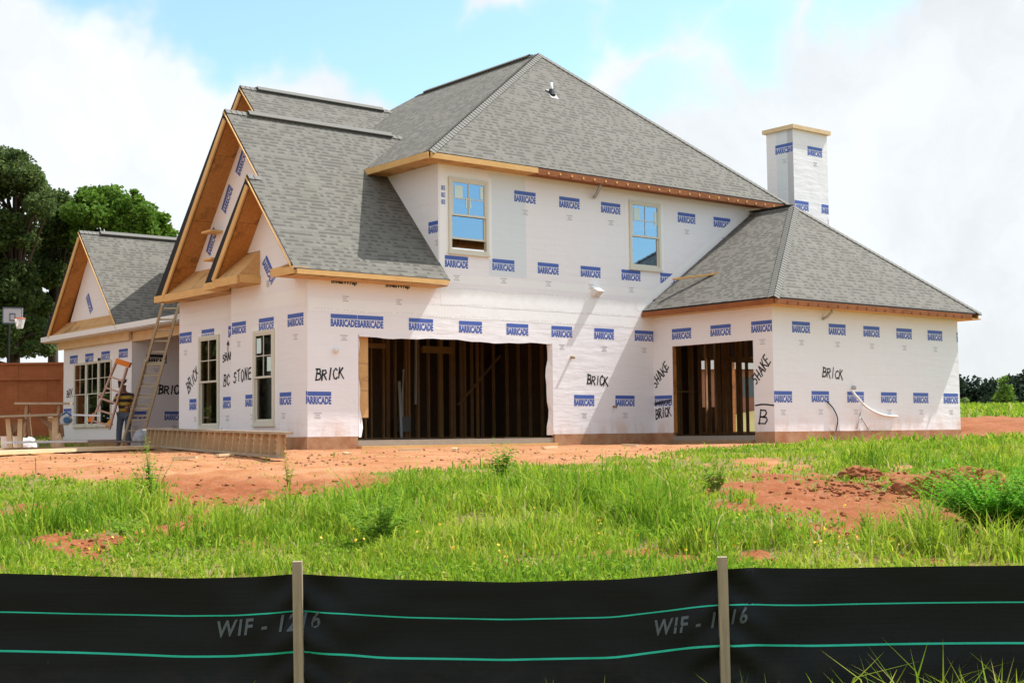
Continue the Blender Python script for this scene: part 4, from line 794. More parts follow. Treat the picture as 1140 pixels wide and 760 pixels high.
# ------------------------------------------------------------------ silt fence in front
FD = 6.6
def l_of(px): return (px - 570) / FPX * FD
def z_of(px, py): return atD(px, py, FD)[2]
TOP = [(-420, 641), (-200, 640), (0, 638), (100, 641.5), (200, 643.5), (280, 641.5), (322, 637.5), (342, 637.5), (420, 644), (560, 648.5), (680, 645), (760, 638), (798, 631.5), (812, 630.5), (900, 632.5), (1000, 631), (1140, 629), (1340, 628), (1560, 630)]
T1 = [(-420, 680), (0, 681), (100, 684), (200, 685.8), (260, 684), (330, 678), (338, 678), (450, 687), (560, 690), (680, 687), (800, 670), (812, 671), (900, 673), (1140, 670), (1560, 670)]
T2 = [(-420, 722), (0, 724), (200, 730), (260, 729), (330, 722), (338, 722), (420, 731), (560, 734.5), (680, 731), (800, 713.5), (812, 715), (900, 718), (1140, 715), (1560, 716)]
def curve(tab): return np.array([l_of(p) for p, q in tab]), np.array([z_of(p, q) for p, q in tab])
TL, TZ = curve(TOP); AL, AZ = curve(T1); BL2, BZ = curve(T2)
def smooth_interp(L, xs, zs): return (np.interp(L - .06, xs, zs) + 2 * np.interp(L, xs, zs) + np.interp(L + .06, xs, zs)) / 4
def fab_d(L, z):                                                # how far the cloth bulges from the stakes' line
    q = np.abs(((L - l_of(335)) / (l_of(804) - l_of(335))) % 1.0 - .5) * 2; sag = 1 - q ** 2
    return FD + .10 * sag * (.4 + .6 * np.sin((z + 1.4) * 3.2)) + .020 * np.exp(-((1 - q) / .16) ** 2) * np.sin(z * 34 + (1 - q) * 26 + np.floor(L)) + .012 * np.exp(-((1 - q) / .5) ** 2) * np.sin(z * 15 - (1 - q) * 9 + 1.3) + (.25 + .75 * sag) * (.034 * (fbm(L * 1.3 + 40, z * 8.0 + 40, 5, 4) - .5) + .014 * np.sin(L * 23 + z * 4) * 0 + .03 * (fbm(L * .9 + 9, z * 2.0 + 9, 8, 3) - .5))
def fpt(L, z, off=0.0): D = fab_d(np.array([L + 0.0]), np.array([z + 0.0]))[0] + off; x, y = XY(D, L); return (x, y, z)
sf = thing('silt_fence', 'black silt fence with green threads stretched between two wooden stakes', 'fence', gpt(FD, 0))
mb = MB(); NL, NZ = 300, 22; Ls = np.linspace(l_of(-420), l_of(1560), NL + 1); tz = smooth_interp(Ls, TL, TZ)
grid = [[fpt(L, zt + (-1.46 - zt) * j / NZ) for j in range(NZ + 1)] for L, zt in zip(Ls, tz)]
for i in range(NL):
    for j in range(NZ):
        p = [grid[i][j + 1], grid[i + 1][j + 1], grid[i + 1][j], grid[i][j]]; mb.poly(p, 0, [(Ls[i], p[0][2]), (Ls[i + 1], p[1][2]), (Ls[i + 1], p[2][2]), (Ls[i], p[3][2])])
fab = mb.build('fabric_sheet', 'fabric', sf, smooth=True)
for xs, zs, w in ((AL, AZ, .0068), (BL2, BZ, .0100)):
    mb = MB(); zz = smooth_interp(Ls, xs, zs)
    for i in range(NL): mb.poly([fpt(Ls[i], zz[i] - w / 2, -.0025), fpt(Ls[i + 1], zz[i + 1] - w / 2, -.0025), fpt(Ls[i + 1], zz[i + 1] + w / 2, -.0025), fpt(Ls[i], zz[i] + w / 2, -.0025)])
    mb.build('green_thread', 'thread', fab)
mb = MB()
for (pa, pb, h) in (((236, 709.5), (354, 696), 19), ((722, 707.5), (825, 691), 18.5)):
    la, za, lb, zb = l_of(pa[0]), z_of(*pa), l_of(pb[0]), z_of(*pb); hh = h / FPX * FD; v, tr, _ = text_shape('WIF - 1216', .022, 1.18)
    for tri in tr: mb.poly([fpt(la + (lb - la) * v[i][0] + v[i][1] * .012, za + (zb - za) * v[i][0] + v[i][1] * hh, -.003) for i in tri])
mb.build('printed_lettering', 'fab_ink', fab)
for pa, pb in (((331, 624.5), (333.5, 790)), ((804, 619.5), (808.5, 790))):
    a, b = atD(*pa, FD - .10), atD(*pb, FD - .10); mb = MB(); mb.bar(a, b, .045, .030, tuple(FH)); s_ = mb.build('stake', 'stake', sf)

# ------------------------------------------------------------------ leaves, grass and plants
def quads(C, A, B):                                             # rhombic leaves: centre, half length and half width vectors
    n = len(C); V = np.stack([C - A, C + B * .9 - A * .1, C + A, C - B * .9 - A * .1], 1).reshape(-1, 3); i = np.arange(n) * 4
    return V, np.concatenate([np.stack([i, i + 1, i + 2], 1), np.stack([i, i + 2, i + 3], 1)])
def rnd_dirs(n): v = RNG.normal(size=(n, 3)); return v / np.linalg.norm(v, axis=1, keepdims=True)
def leaf_set(C, size, flat=.5, asp=.5):
    n = len(C); a = rnd_dirs(n); a[:, 2] *= flat; a /= np.linalg.norm(a, axis=1, keepdims=True); b = np.cross(a, rnd_dirs(n)); b /= np.linalg.norm(b, axis=1, keepdims=True) + 1e-9
    s = size * RNG.uniform(.6, 1.25, (n, 1)); return quads(C, a * s * .5, b * s * .5 * asp * 1.4)
def tree(name, label, cat, base, clumps, trunk_h, trunk_r, leaf, size, per, mat='oak', group=None, lean=(0, 0), dens=1.0):
    # clumps: list of (x, y, z, r) relative to the base
    root = thing(name, label, cat, base, group); mb = MB(); top = Vector((lean[0], lean[1], trunk_h))
    mb.tube([(0, 0, -.3), (lean[0] * .3, lean[1] * .3, trunk_h * .35), (lean[0] * .7, lean[1] * .7, trunk_h * .7), tuple(top)], [trunk_r * 1.25, trunk_r, trunk_r * .75, trunk_r * .35], 9)
    for (x, y, z, r) in clumps:
        f = random.uniform(.45, .95); s0 = Vector((lean[0] * f, lean[1] * f, trunk_h * f)); s0.z = min(s0.z, max(1.0, z - .4)); e = Vector((x, y, z)); mid = s0.lerp(e, .55) + Vector((0, 0, random.uniform(-.1, .5)))
        mb.tube([s0, mid, e], [trunk_r * .34, trunk_r * .2, trunk_r * .06], 5, cap=False)
    mb.build('trunk', 'bark', None, smooth=True).parent = root
    C, Tn = [], []
    for (x, y, z, r) in clumps:
        n = int(per * r * r * dens); d = rnd_dirs(n); rr = r * RNG.uniform(.25, 1.0, (n, 1)) ** .55; lump = 1 + .35 * (fbm(d[:, :1] * 2.2 + x, d[:, 1:2] * 2.2 + z, 3, 3) - .5) * 2
        p = np.array([x, y, z]) + d * rr * lump * np.array([1, 1, .72]); C.append(p); Tn.append(np.clip(RNG.normal(.45 + random.uniform(-.14, .14), .2, n), 0, 1))
    C = np.concatenate(C); Tn = np.concatenate(Tn); V, T = leaf_set(C, size, .7, .55); o = mesh_np('crown', V, T, [leaf], {'tint': np.repeat(Tn, 4)}); o.parent = root; return root
def crown_clumps(cx, cz, rx, rz, n, r0, r1, ry=None, holes=0.0):
    out = []; ry = ry or rx
    for _ in range(n):
        d = rnd_dirs(1)[0]; q = random.uniform(.25, 1) ** .5; out.append((cx + d[0] * rx * q, d[1] * ry * q, cz + d[2] * rz * q, random.uniform(r0, r1)))
    return out
def base_at(px, D): L = (px - 570) / FPX * D; return gpt(D, L)
def zz_at(px, py, D): return atD(px, py, D)[2]
# trees behind the board fence on the left; clumps given as pixels of their centres so the outline follows the photo, set at the tree's own distance
def px_tree(name, label, px0, D, spots, leaf, size, per, trunk_r, group, depth=2.2, dens=1.0):
    b = base_at(px0, D); cl = []
    for (px, py, rp) in spots:
        r = rp / FPX * D
        for _ in range(4):
            dz_ = random.uniform(-depth, depth); q = atD(px + random.uniform(-.45, .45) * rp, py + random.uniform(-.35, .35) * rp, D + dz_); cl.append((q[0] - b[0], q[1] - b[1], q[2] - b[2], r * random.uniform(.72, 1.02)))
    zt = max(c[2] for c in cl); return tree(name, label, 'tree', b, cl, zt * .82, trunk_r, leaf, size, per, group=group, dens=dens)
G = 'trees behind the board fence'
t1 = px_tree('oak_tree', 'tall dark oak with open gaps in its crown, at the picture edge', 14, 60, [(-40, 190, 40), (-5, 178, 22), (8, 205, 26), (30, 198, 20), (38, 228, 20), (12, 245, 26), (-25, 250, 34), (46, 214, 11), (56, 226, 7), (-60, 240, 36), (20, 178, 13), (-20, 215, 26), (4, 275, 24), (30, 268, 16), (-45, 300, 36), (-5, 318, 26), (-30, 350, 30), (12, 335, 18), (2, 372, 18), (16, 300, 24), (22, 332, 22), (26, 364, 20), (8, 384, 15), (33, 388, 12), (-8, 392, 14), (48, 366, 14), (-30, 385, 16)], 'oak', .20, 800, .26, G)
t2 = px_tree('oak_tree', 'dark round oak standing behind the pale tree and the small gable', 58, 66, [(68, 222, 13), (62, 250, 20), (48, 275, 24), (78, 262, 20), (38, 305, 26), (62, 300, 22), (30, 340, 24), (52, 340, 18), (20, 372, 18), (40, 372, 15), (48, 388, 12), (8, 300, 18), (6, 345, 14), (58, 238, 18), (74, 236, 16), (88, 246, 18), (70, 262, 22), (52, 262, 18), (84, 280, 20)], 'oak', .20, 800, .24, G)
t3 = px_tree('broadleaf_tree', 'fresh green leafy tree rising above the low gable roof', 128, 62, [(100, 222, 16), (120, 217, 17), (88, 238, 16), (140, 228, 17), (112, 243, 20), (152, 222, 8), (158, 240, 15), (135, 252, 18), (172, 250, 13), (180, 244, 8), (162, 262, 14), (188, 262, 9), (92, 262, 14), (110, 270, 16), (150, 214, 5), (185, 254, 8)], 'lush', .23, 780, .16, G)
t4 = px_tree('oak_tree', 'grey green oak mostly hidden behind the pale leafy tree', 118, 74, [(122, 214, 10), (105, 232, 18), (130, 236, 18), (150, 250, 16), (90, 250, 18), (176, 268, 12)], 'oak', .22, 800, .24, G)
for k, (px, D, zrot) in enumerate(((-170, 58, 1.9), (-330, 54, 4.0), (-520, 57, .6), (-760, 50, 2.6))):       # the same row goes on beyond the picture and shows in the window panes
    src = (t1, t2)[k % 2]; r_ = src.copy(); COL.objects.link(r_); b = base_at(px, D); r_.location = b; r_.rotation_euler = (0, 0, zrot); r_['label'] = 'dark oak of the row beyond the edge of the picture'
    for ch in src.children: c = ch.copy(); COL.objects.link(c); c.parent = r_
b = base_at(-420, 47); th_ = tree('thicket_bush', 'tall leafy bush of the thicket beyond the edge of the picture', 'bush', b, [(random.uniform(-3.4, 3.4), random.uniform(-2.2, 2.2), random.uniform(.6, 6.2), random.uniform(1.0, 1.6)) for _ in range(30)], 4.5, .14, 'oak', .34, 330, group='thicket bushes beyond the picture')
for px, D, zr in ((-260, 52, 1.2), (-640, 44, 2.9), (-820, 38, 4.4), (-950, 46, .4), (-560, 54, 5.1), (-1150, 40, 2.2), (-1400, 36, 3.6), (-150, 57, .9), (-1250, 50, 1.5)):
    r_ = th_.copy(); COL.objects.link(r_); r_.location = base_at(px, D); r_.rotation_euler = (0, 0, zr)
    for ch in th_.children: c = ch.copy(); COL.objects.link(c); c.parent = r_
# far wood and small things on the right horizon
C, Tn = [], []
for L in np.arange(58, 150, 1.25):
    D = 215 + random.uniform(-8, 14); h = random.uniform(4.2, 6.2); 
    for _ in range(7):
        x, y = XY(D + random.uniform(-3, 3), L + random.uniform(-2, 2)); z0 = float(gz0(D, L)); n = 170; d = rnd_dirs(n); r = random.uniform(1.6, 2.8); cz = z0 + random.uniform(.02, .86) * h
        C.append(np.array([x, y, cz]) + d * r * RNG.uniform(.5, 1, (n, 1)) * np.array([1, 1, .9])); Tn.append(np.clip(RNG.normal(.4, .22, n), 0, 1))
C = np.concatenate(C); V, T = leaf_set(C, .75, .8, .7); wd_ = mesh_np('far_wood', V, T, ['pine_leaf'], {'tint': np.repeat(np.concatenate(Tn), 4)}); tag(wd_, 'dark line of trees along the far right horizon', 'wood', kind='stuff')
px_tree('young_tree', 'slim young tree standing alone before the far wood', 1117, 120, [(1118, 424, 6), (1117, 432, 8), (1115, 441, 10), (1121, 440, 9), (1112, 450, 9), (1124, 450, 9), (1118, 453, 9), (1119, 420, 4)], 'lush', .34, 70, .12, None, 1.0)
px_tree('young_tree', 'small rounded tree just past the corner of the house', 1072, 110, [(1073, 447, 6), (1074, 454, 6), (1070, 453, 6)], 'lush', .32, 70, .10, None, .8)
def far_house(name, label, px, D, w, d, h, roof_h, rot, wallm):
    b = base_at(px, D); root = thing(name, label, 'house', b); ca, sa = math.cos(rot), math.sin(rot); Rz = lambda x, y, z: (b[0] + x * ca - y * sa, b[1] + x * sa + y * ca, b[2] + z)
    mb = MB()
    for (x0, y0), (x1, y1) in (((-w, -d), (w, -d)), ((w, -d), (w, d)), ((w, d), (-w, d)), ((-w, d), (-w, -d))): mb.poly([Rz(x0, y0, -.3), Rz(x1, y1, -.3), Rz(x1, y1, h), Rz(x0, y0, h)])
    mb.build('wall', wallm, root); e = .4; mb = MB()
    for pts in ([(-w - e, -d - e, h), (w + e, -d - e, h), (w * .45, 0, h + roof_h), (-w * .45, 0, h + roof_h)], [(w + e, -d - e, h), (w + e, d + e, h), (w * .45, 0, h + roof_h)], [(w + e, d + e, h), (-w - e, d + e, h), (-w * .45, 0, h + roof_h), (w * .45, 0, h + roof_h)], [(-w - e, d + e, h), (-w - e, -d - e, h), (-w * .45, 0, h + roof_h)]): mb.poly([Rz(*p) for p in pts])
    mb.build('roof', 'cap', root)
    for sx in (-.6, 0, .6):
        mb = MB(); mb.poly([Rz(sx * w - .5, -d - .02, 1.0), Rz(sx * w + .5, -d - .02, 1.0), Rz(sx * w + .5, -d - .02, 2.3), Rz(sx * w - .5, -d - .02, 2.3)]); mb.build('window', 'board_dark', root)
far_house('bungalow', 'distant bungalow with a grey hip roof at the right edge', 1218, 150, 6.5, 4.5, .5, 2.3, -.7, 'brick_far')
far_house('brick_house', 'distant brick house glimpsed through the open side bay', 806, 95, 9, 5, 2.8, 3.0, -.5, 'brick_far')

# grass: every blade a tapering two-segment strip
NB = 540000
u = RNG.random(NB); D = 7.2 * (31.0 / 7.2) ** u; L = RNG.uniform(-.76, .78, NB) * D
pxs = L / D * FPX + 570
TALL = []                                                       # taller tufts: centre pixel on the ground, radius in pixels, height in metres
for px, py, rx, hh in [(400, 585, 55, .42), (330, 582, 40, .30), (250, 600, 45, .32), (200, 585, 30, .25), (440, 560, 40, .30), (520, 570, 60, .24), (640, 575, 60, .34), (700, 570, 50, .40), (735, 590, 45, .36), (765, 585, 40, .34), (600, 610, 60, .22), (60, 590, 40, .26), (20, 600, 40, .28), (110, 575, 40, .22), (170, 570, 36, .34), (155, 605, 40, .24), (575, 545, 50, .20), (690, 540, 55, .22), (480, 620, 70, .18), (985, 520, 42, .30), (960, 516, 28, .24), (830, 560, 24, .22), (780, 615, 30, .26), (880, 610, 60, .18), (1000, 612, 60, .22), (1060, 612, 60, .20), (1110, 616, 60, .16), (1100, 520, 60, .18), (1110, 500, 60, .16), (915, 545, 18, .22), (890, 540, 14, .16), (460, 548, 40, .18), (300, 540, 26, .12), (145, 545, 26, .2)]:
    D0, L0 = gDL(px, py); TALL.append((D0, L0, rx / FPX * D0, hh))
S = soil(D, L); keep = RNG.random(NB) > np.clip(S * 1.5 - .12, 0, .93 + .06 * (fbm(L * 4, D * 4, 13, 2) < .62))
nz_ = fbm(L * 2.2 + 50, D * 2.2, 41, 4); keep &= RNG.random(NB) < .10 + 1.6 * np.clip(nz_ - .28, 0, 1)
thatch = fbm(L * .7 + 11, D * .8 + 5, 60, 3); keep &= (np.abs(L) < .46 * D) | (RNG.random(NB) < .5); keep &= D < 27.5 + 9 * sm(L, 3, 9)
H = .055 + .10 * np.clip(fbm(L * 1.1, D * 1.1, 51, 3) - .25, 0, 1)
for D0, L0, r, hh in TALL:
    q = np.exp(-(((D - D0) / (r * 1.5)) ** 2 + ((L - L0) / r) ** 2)); H = H + hh * q * np.clip(fbm(L * 5, D * 5, 71, 2) * 1.5, .2, 1.4)
tall_ = np.clip((H - .16) / .25, 0, 1); H = np.minimum(H * 1.28, .62) * RNG.uniform(.45, 1.15, NB) * (1 - .55 * S); H = np.where(RNG.random(NB) < .012, np.minimum(H * 1.5 + .05, .48), H)
fD = (np.abs(D - FD) < .0); keep &= (D > 7.35)
# a few tufts between the camera and the fence
nf = 620; Df = RNG.uniform(5.75, 6.45, nf); qx = np.concatenate([RNG.normal(1030, 85, int(nf * .72)), RNG.normal(790, 40, int(nf * .08)), RNG.uniform(-40, 900, nf - int(nf * .72) - int(nf * .08))]); Lf = (qx - 570) / FPX * Df
Hf = np.where(np.abs(qx - 1040) < 150, RNG.uniform(.16, .50, nf) * RNG.uniform(.6, 1, nf), RNG.uniform(.10, .36, nf))
D = np.concatenate([D[keep], Df]); L = np.concatenate([L[keep], Lf]); H = np.concatenate([H[keep], Hf]); tnz = np.concatenate([thatch[keep] * (1 - .5 * tall_[keep]) + .30 * tall_[keep], np.full(nf, .55)])
# sparse coarse grass farther off
nfar = 36000; Dx = 30 * (120 / 30) ** RNG.random(nfar); Lx = np.where(RNG.random(nfar) < .75, RNG.uniform(.20, .62, nfar), RNG.uniform(-.5, -.18, nfar)) * Dx
ok = (soil(Dx, Lx) < .45) & ((Lx > 13.6) | ((Lx < -12) & (Dx > 44)) | ((Dx < 33) & (Lx > 5))); Dx, Lx = Dx[ok], Lx[ok]; Hx = RNG.uniform(.10, .30, len(Dx)) * np.minimum(1.6, (Dx / 36) ** .4) * np.where(Lx > 0, 1, .6)
D = np.concatenate([D, Dx]); L = np.concatenate([L, Lx]); H = np.concatenate([H, Hx]); tnz = np.concatenate([tnz, np.full(len(Dx), .5)])
x, y = XY(D, L); z = gz(D, L); n = len(D); P0 = np.stack([x, y, z - .01], 1); az = RNG.uniform(0, 2 * np.pi, n); wdt = (.0030 + .00042 * D * RNG.uniform(.5, 1.3, n)) * (1 + .8 * (D > 30)); side = np.stack([np.cos(az), np.sin(az), 0 * az], 1) * wdt[:, None]
lz_ = RNG.uniform(0, 2 * np.pi, n); ln = H * (RNG.uniform(.05, 1.0, n) ** 1.0 + .25 * (RNG.random(n) < .25)); ld = np.stack([np.cos(lz_), np.sin(lz_), 0 * lz_], 1) * ln[:, None]; upv = np.stack([0 * H, 0 * H, H], 1)
Mid = P0 + upv * .60 + ld * .30; Tip = P0 + upv * np.clip(1 - .30 * (ln / H) ** 2, .4, 1)[:, None] + ld
V = np.stack([P0 - side, P0 + side, Mid - side * .8, Mid + side * .8, Tip], 1).reshape(-1, 3); i = np.arange(n) * 5
T = np.concatenate([np.stack([i, i + 1, i + 3], 1), np.stack([i, i + 3, i + 2], 1), np.stack([i + 2, i + 3, i + 4], 1)])
tint = np.clip(RNG.normal(.40, .17, n) + .85 * (tnz - .5) + .16 * sm(-D, -11.5, -8.5) + np.where(RNG.random(n) < .10, .40, 0) - .25 * np.clip(H - .15, 0, .4), 0, 1)
# low broad leaves among the blades
nl = 34000; Dl = 8.4 * (19 / 8.4) ** RNG.random(nl); Ll = RNG.uniform(-.45, .47, nl) * Dl; kk = (fbm(Ll * 1.6 + 7, Dl * 1.6 + 3, 88, 4) > .50) & (soil(Dl, Ll) < .35); Dl, Ll = Dl[kk], Ll[kk]; nl = len(Dl)
xl, yl = XY(Dl, Ll); hl = RNG.uniform(.01, .13, nl) * (.5 + fbm(Ll * 2.3, Dl * 2.3, 89, 3)); Vl, Tl = leaf_set(np.stack([xl, yl, gz(Dl, Ll) + hl], 1), .024 + .0010 * Dl[:, None], .45, .62)
T = np.concatenate([T, Tl + len(V)]); V = np.concatenate([V, Vl]); tint_all = np.concatenate([np.repeat(tint, 5), np.repeat(np.clip(RNG.normal(.30, .2, nl), 0, .9), 4)])
gr = mesh_np('grass', V, T, ['grass'], {'tint': tint_all}); tag(gr, 'sunlit green grass and weeds over the clay in front', 'grass', kind='stuff')
# clods of clay
nc = 26000; D = 9.5 * (36 / 9.5) ** RNG.random(nc); L = RNG.uniform(-.46, .5, nc) * D; S = soil(D, L); cl = fbm(L * 1.2 + 3, D * 1.2, 91, 4); k = (S > .55) & (RNG.random(nc) < np.clip((cl - .42) * 3.2, .05, 1)) & ~((D > 27) & (L < 11) & (L > -16) & (D > 28.5)); D, L = D[k], L[k]
Dm = RNG.normal(*(lambda q: (q[0], .55))(gDL(1030, 548)), 900); Lm = RNG.normal(gDL(1010, 548)[1], .62, 900); extra = [(p, q) for p, q in zip(Dm, Lm) if soil(np.array([p]), np.array([q]))[0] > .35]; D = np.concatenate([D, [e[0] for e in extra]]); L = np.concatenate([L, [e[1] for e in extra]])
nc = len(D); x, y = XY(D, L); z = gz(D, L); r = .006 + .012 * (np.arange(nc) >= nc - len(extra)) * RNG.random(nc) ** 2 + .020 * RNG.random(nc) ** 4 * (1 + D / 25) * (1 - .35 * sm(D, 17, 21))
oc8 = np.array([(1, 0, 0), (-1, 0, 0), (0, 1, 0), (0, -1, 0), (0, 0, 1), (0, 0, -1)], float); of = np.array([(0, 2, 4), (2, 1, 4), (1, 3, 4), (3, 0, 4), (2, 0, 5), (1, 2, 5), (3, 1, 5), (0, 3, 5)])
V = (np.stack([x, y, z + r * .3], 1)[:, None, :] + oc8[None] * r[:, None, None] * RNG.uniform(.6, 1.4, (nc, 6, 1)) * np.array([1.2, 1.2, .8])).reshape(-1, 3); T = (of[None] + (np.arange(nc) * 6)[:, None, None]).reshape(-1, 3)
co = mesh_np('clay_clods', V, T, ['clod'], {'tint': np.repeat(sm(D, 16.5, 20) * RNG.uniform(.3, 1, nc), 6)}); tag(co, 'small red clods strewn over the bare clay', 'clods', kind='stuff')
# yellow flowers low in the grass
pts = []
for px, py, sx, sy, n in [(480, 615, 60, 16, 26), (720, 600, 60, 20, 26), (1000, 608, 90, 14, 30), (885, 605, 60, 16, 16), (640, 625, 120, 8, 14), (120, 622, 70, 8, 8)]:
    for _ in range(n):
        q = ground_hit(px + random.gauss(0, sx), min(636, py + random.gauss(0, sy)))
        if q is not None: pts.append(q + np.array([0, 0, random.uniform(.06, .2)]))
V, T = leaf_set(np.repeat(np.array(pts), 3, 0) + RNG.normal(0, .006, (len(pts) * 3, 3)), .024, .4, .8); fl = mesh_np('yellow_flowers', V, T, ['flower']); tag(fl, 'tiny yellow wildflowers sprinkled through the near grass', 'flowers', kind='stuff')

def weed(name, label, px, py, h, w, n_st, leaf_n, size, mat='weed', asp=.38, droop=.25, cat='weed', dark=0.0, group=None, curve_=.6):
    b = ground_hit(px, py); root = thing(name, label, cat, b, group); mb = MB(); C, A, B = [], [], []
    for k in range(n_st):
        a = random.uniform(0, 6.28); rr = w * random.uniform(.1, 1) ** .6; hh = h * random.uniform(.6, 1.0) * (1 - .45 * (rr / max(w, 1e-3)) ** 2 * curve_); e = Vector((math.cos(a) * rr, math.sin(a) * rr, hh)); s = Vector((math.cos(a), math.sin(a), 0)) * rr * .15
        mid = s.lerp(e, .5) + Vector((0, 0, hh * .14)); pl = [s, mid, e]; mb.tube(pl, [.005, .0035, .0015], 4, cap=False)
        for j in range(int(leaf_n * 1.6)):
            f = .18 + .82 * (j + random.random()) / leaf_n; p = s.lerp(mid, f * 2) if f < .5 else mid.lerp(e, f * 2 - 1); la = random.uniform(0, 6.28); ld = np.array([math.cos(la), math.sin(la), random.uniform(-droop, .45)]); ld /= np.linalg.norm(ld)
            sz = size * random.uniform(.6, 1.2) * (1.15 - .6 * f); sd = np.cross(ld, [random.gauss(0, .3), random.gauss(0, .3), 1]); sd /= np.linalg.norm(sd); C.append(np.array(p) + ld * sz * .5); A.append(ld * sz * .5); B.append(sd * sz * .5 * asp * 1.4)
    o = mb.build('stem', 'stem', None); o.parent = root; V, T = quads(np.array(C), np.array(A), np.array(B)); n = len(C); l = mesh_np('foliage', V, T, [mat], {'tint': np.repeat(np.clip(RNG.normal(.62 - dark, .2, n), 0, 1), 4)}); l.parent = root; return root
weed('weed', 'tall spindly light green weed in front of the lumber pile', 168, 562, .66, .26, 15, 20, .085)
weed('weed', 'leafy seedling bush standing before the garage opening', 560, 536, .50, .22, 16, 18, .12, dark=.1)
weed('weed', 'small reddish green weed left of the clay patch', 797, 549, .40, .17, 13, 14, .10, dark=.2)
weed('weed', 'dark green leafy clump in the middle of the lawn', 424, 608, .44, .34, 34, 22, .085, dark=.15)
weed('weed', 'thin upright weed left of the garage door', 870 - 330, 545, .30, .06, 3, 12, .06)
weed('weed', 'bright narrow weed at the near end of the framed panel', 321, 548, .46, .09, 5, 16, .07)
weed('weed', 'broad dark weed at the left lawn edge', 140, 598, .22, .22, 10, 12, .10, dark=.2)
weed('weed', 'pale leafy weed beside the right stake', 790, 612, .34, .20, 12, 16, .075)
weed('weed', 'low weed growing on the bare clay', 965, 592, .24, .10, 6, 12, .07)
weed('weed', 'brownish weed behind the clay mound', 1092, 533, .34, .22, 10, 14, .08, dark=.2)
weed('weed', 'wispy weed near the lawn centre', 690, 590, .38, .16, 9, 14, .07)
weed('fern_bush', 'broad feathery bright green bush at the right edge', 1112, 598, .60, .62, 170, 46, .070, mat='fern', asp=.46, cat='bush', droop=.15)
weed('fern_bush', 'lower feathery bush touching the right picture edge', 1182, 606, .55, .5, 100, 40, .070, mat='fern', asp=.46, cat='bush', droop=.15)
# clay mound and stones
def lump(name, label, cat, px, py, rx, ry, h, mat, seed, parent=None, dist=None):
    b = ground_hit(px, py); bm = bmesh.new(); bmesh.ops.create_icosphere(bm, subdivisions=6 if rx > .3 else 3, radius=1.0)
    for v in bm.verts:
        n = fbm(np.array([v.co.x * 1.6 + seed + v.co.z]), np.array([v.co.y * 1.6 + seed]), seed, 5)[0]; n2 = fbm(np.array([v.co.x * 6 + seed - v.co.z * 3]), np.array([v.co.y * 6 + v.co.z * 5]), seed + 4, 3)[0]; v.co *= .66 + .62 * n + (.46 if rx > .3 else .16) * (n2 - .5)
        q = v.co.copy(); w = RH * q.x * rx + FH * q.y * ry; v.co = Vector((w[0], w[1], q.z * h))
    me = bpy.data.meshes.new(name); bm.to_mesh(me); bm.free(); me.materials.append(M[mat]); me.polygons.foreach_set('use_smooth', [rx > .3] * len(me.polygons)); o = bpy.data.objects.new(name, me); COL.objects.link(o); o.location = b + np.array([0, 0, -h * .15]); return tag(o, label, cat)
lump('clay_mound', 'red clay mound at the right end of the bare patch', 'mound', 1060, 551, .62, .42, .36, 'clod', 3); lump('clay_mound', 'low clay hump in the middle of the bare patch', 'mound', 955, 534, .34, .3, .20, 'clod', 8)
lump('stone', 'pale flat stone in the grass above the clay mound', 'stone', 1046, 516, .30, .16, .07, 'rock', 5); lump('stone', 'small white stone on the upper edge of the clay', 'stone', 950, 533, .05, .05, .05, 'rock', 6); lump('stone', 'white pebble at the left border of the clay patch', 'stone', 827, 538, .05, .05, .04, 'rock', 7)
lump('stone', 'flat pale stone lying below the side wing wall', 'stone', 918, 491, .28, .15, .07, 'rock', 9); lump('stone', 'pale stone near the right stake', 'stone', 800, 592, .05, .05, .05, 'rock', 12); lump('stone', 'tan stone in the lawn above the fence', 'stone', 683, 629, .05, .05, .05, 'rock', 14); lump('stone', 'flat stone by the corner of the side wing', 'stone', 888, 492, .18, .12, .06, 'rock', 15)

# ------------------------------------------------------------------ loose boards, panel, ladders, bench
def board(label, pa, pb, w, h, mat, name='plank', cat='plank', up=(0, 0, 1)):
    c = (np.array(pa) + np.array(pb)) / 2; mb = MB(); mb.bar(np.array(pa) - c, np.array(pb) - c, w, h, up); o = mb.build(name, mat); o.location = tuple(c); return tag(o, label, cat)
def gp(px, D, dz): L = (px - 570) / FPX * D; return gpt(D, L, dz)
board('long rough plank in front of the lumber pile, pointing at the porch', gp(-40, 26.0, .10), gp(168, 32.5, .10), .40, .07, 'pine_pale')
board('thick yellow plank lying under the front plank of the pile', gp(-30, 27.2, .03), gp(150, 32.0, .03), .30, .06, 'pine')
board('weathered beam with bolt holes at the back of the lumber pile', gp(-60, 31.0, .06), gp(165, 34.5, .05), .16, .14, 'pine_pale'); board('short dark plank end beside the framed panel', gp(120, 33.6, .05), gp(262, 30.5, .03), .22, .05, 'old_wood')
board('long bright metal channel on top of the lumber pile', gp(8, 31.6, .24), gp(92, 33.5, .24), .34, .05, 'pipe_white', 'channel', 'channel'); board('grey metal strip beyond the bright channel', gp(84, 33.9, .25), gp(158, 37.0, .22), .36, .04, 'galv', 'channel', 'channel')
board('white foam board on the ground by the framed panel', gp(164, 36.0, .53), gp(188, 36.8, .53), .35, .05, 'white_paint', 'foam_board', 'board')
board('loose timber lying on the shingles of the side roof', at(749, 311, 1, -.45) * np.array([1, 1, 1]), at(803, 304, 1, -1.5), .10, .05, 'pine', 'timber', 'timber')
off_me = None
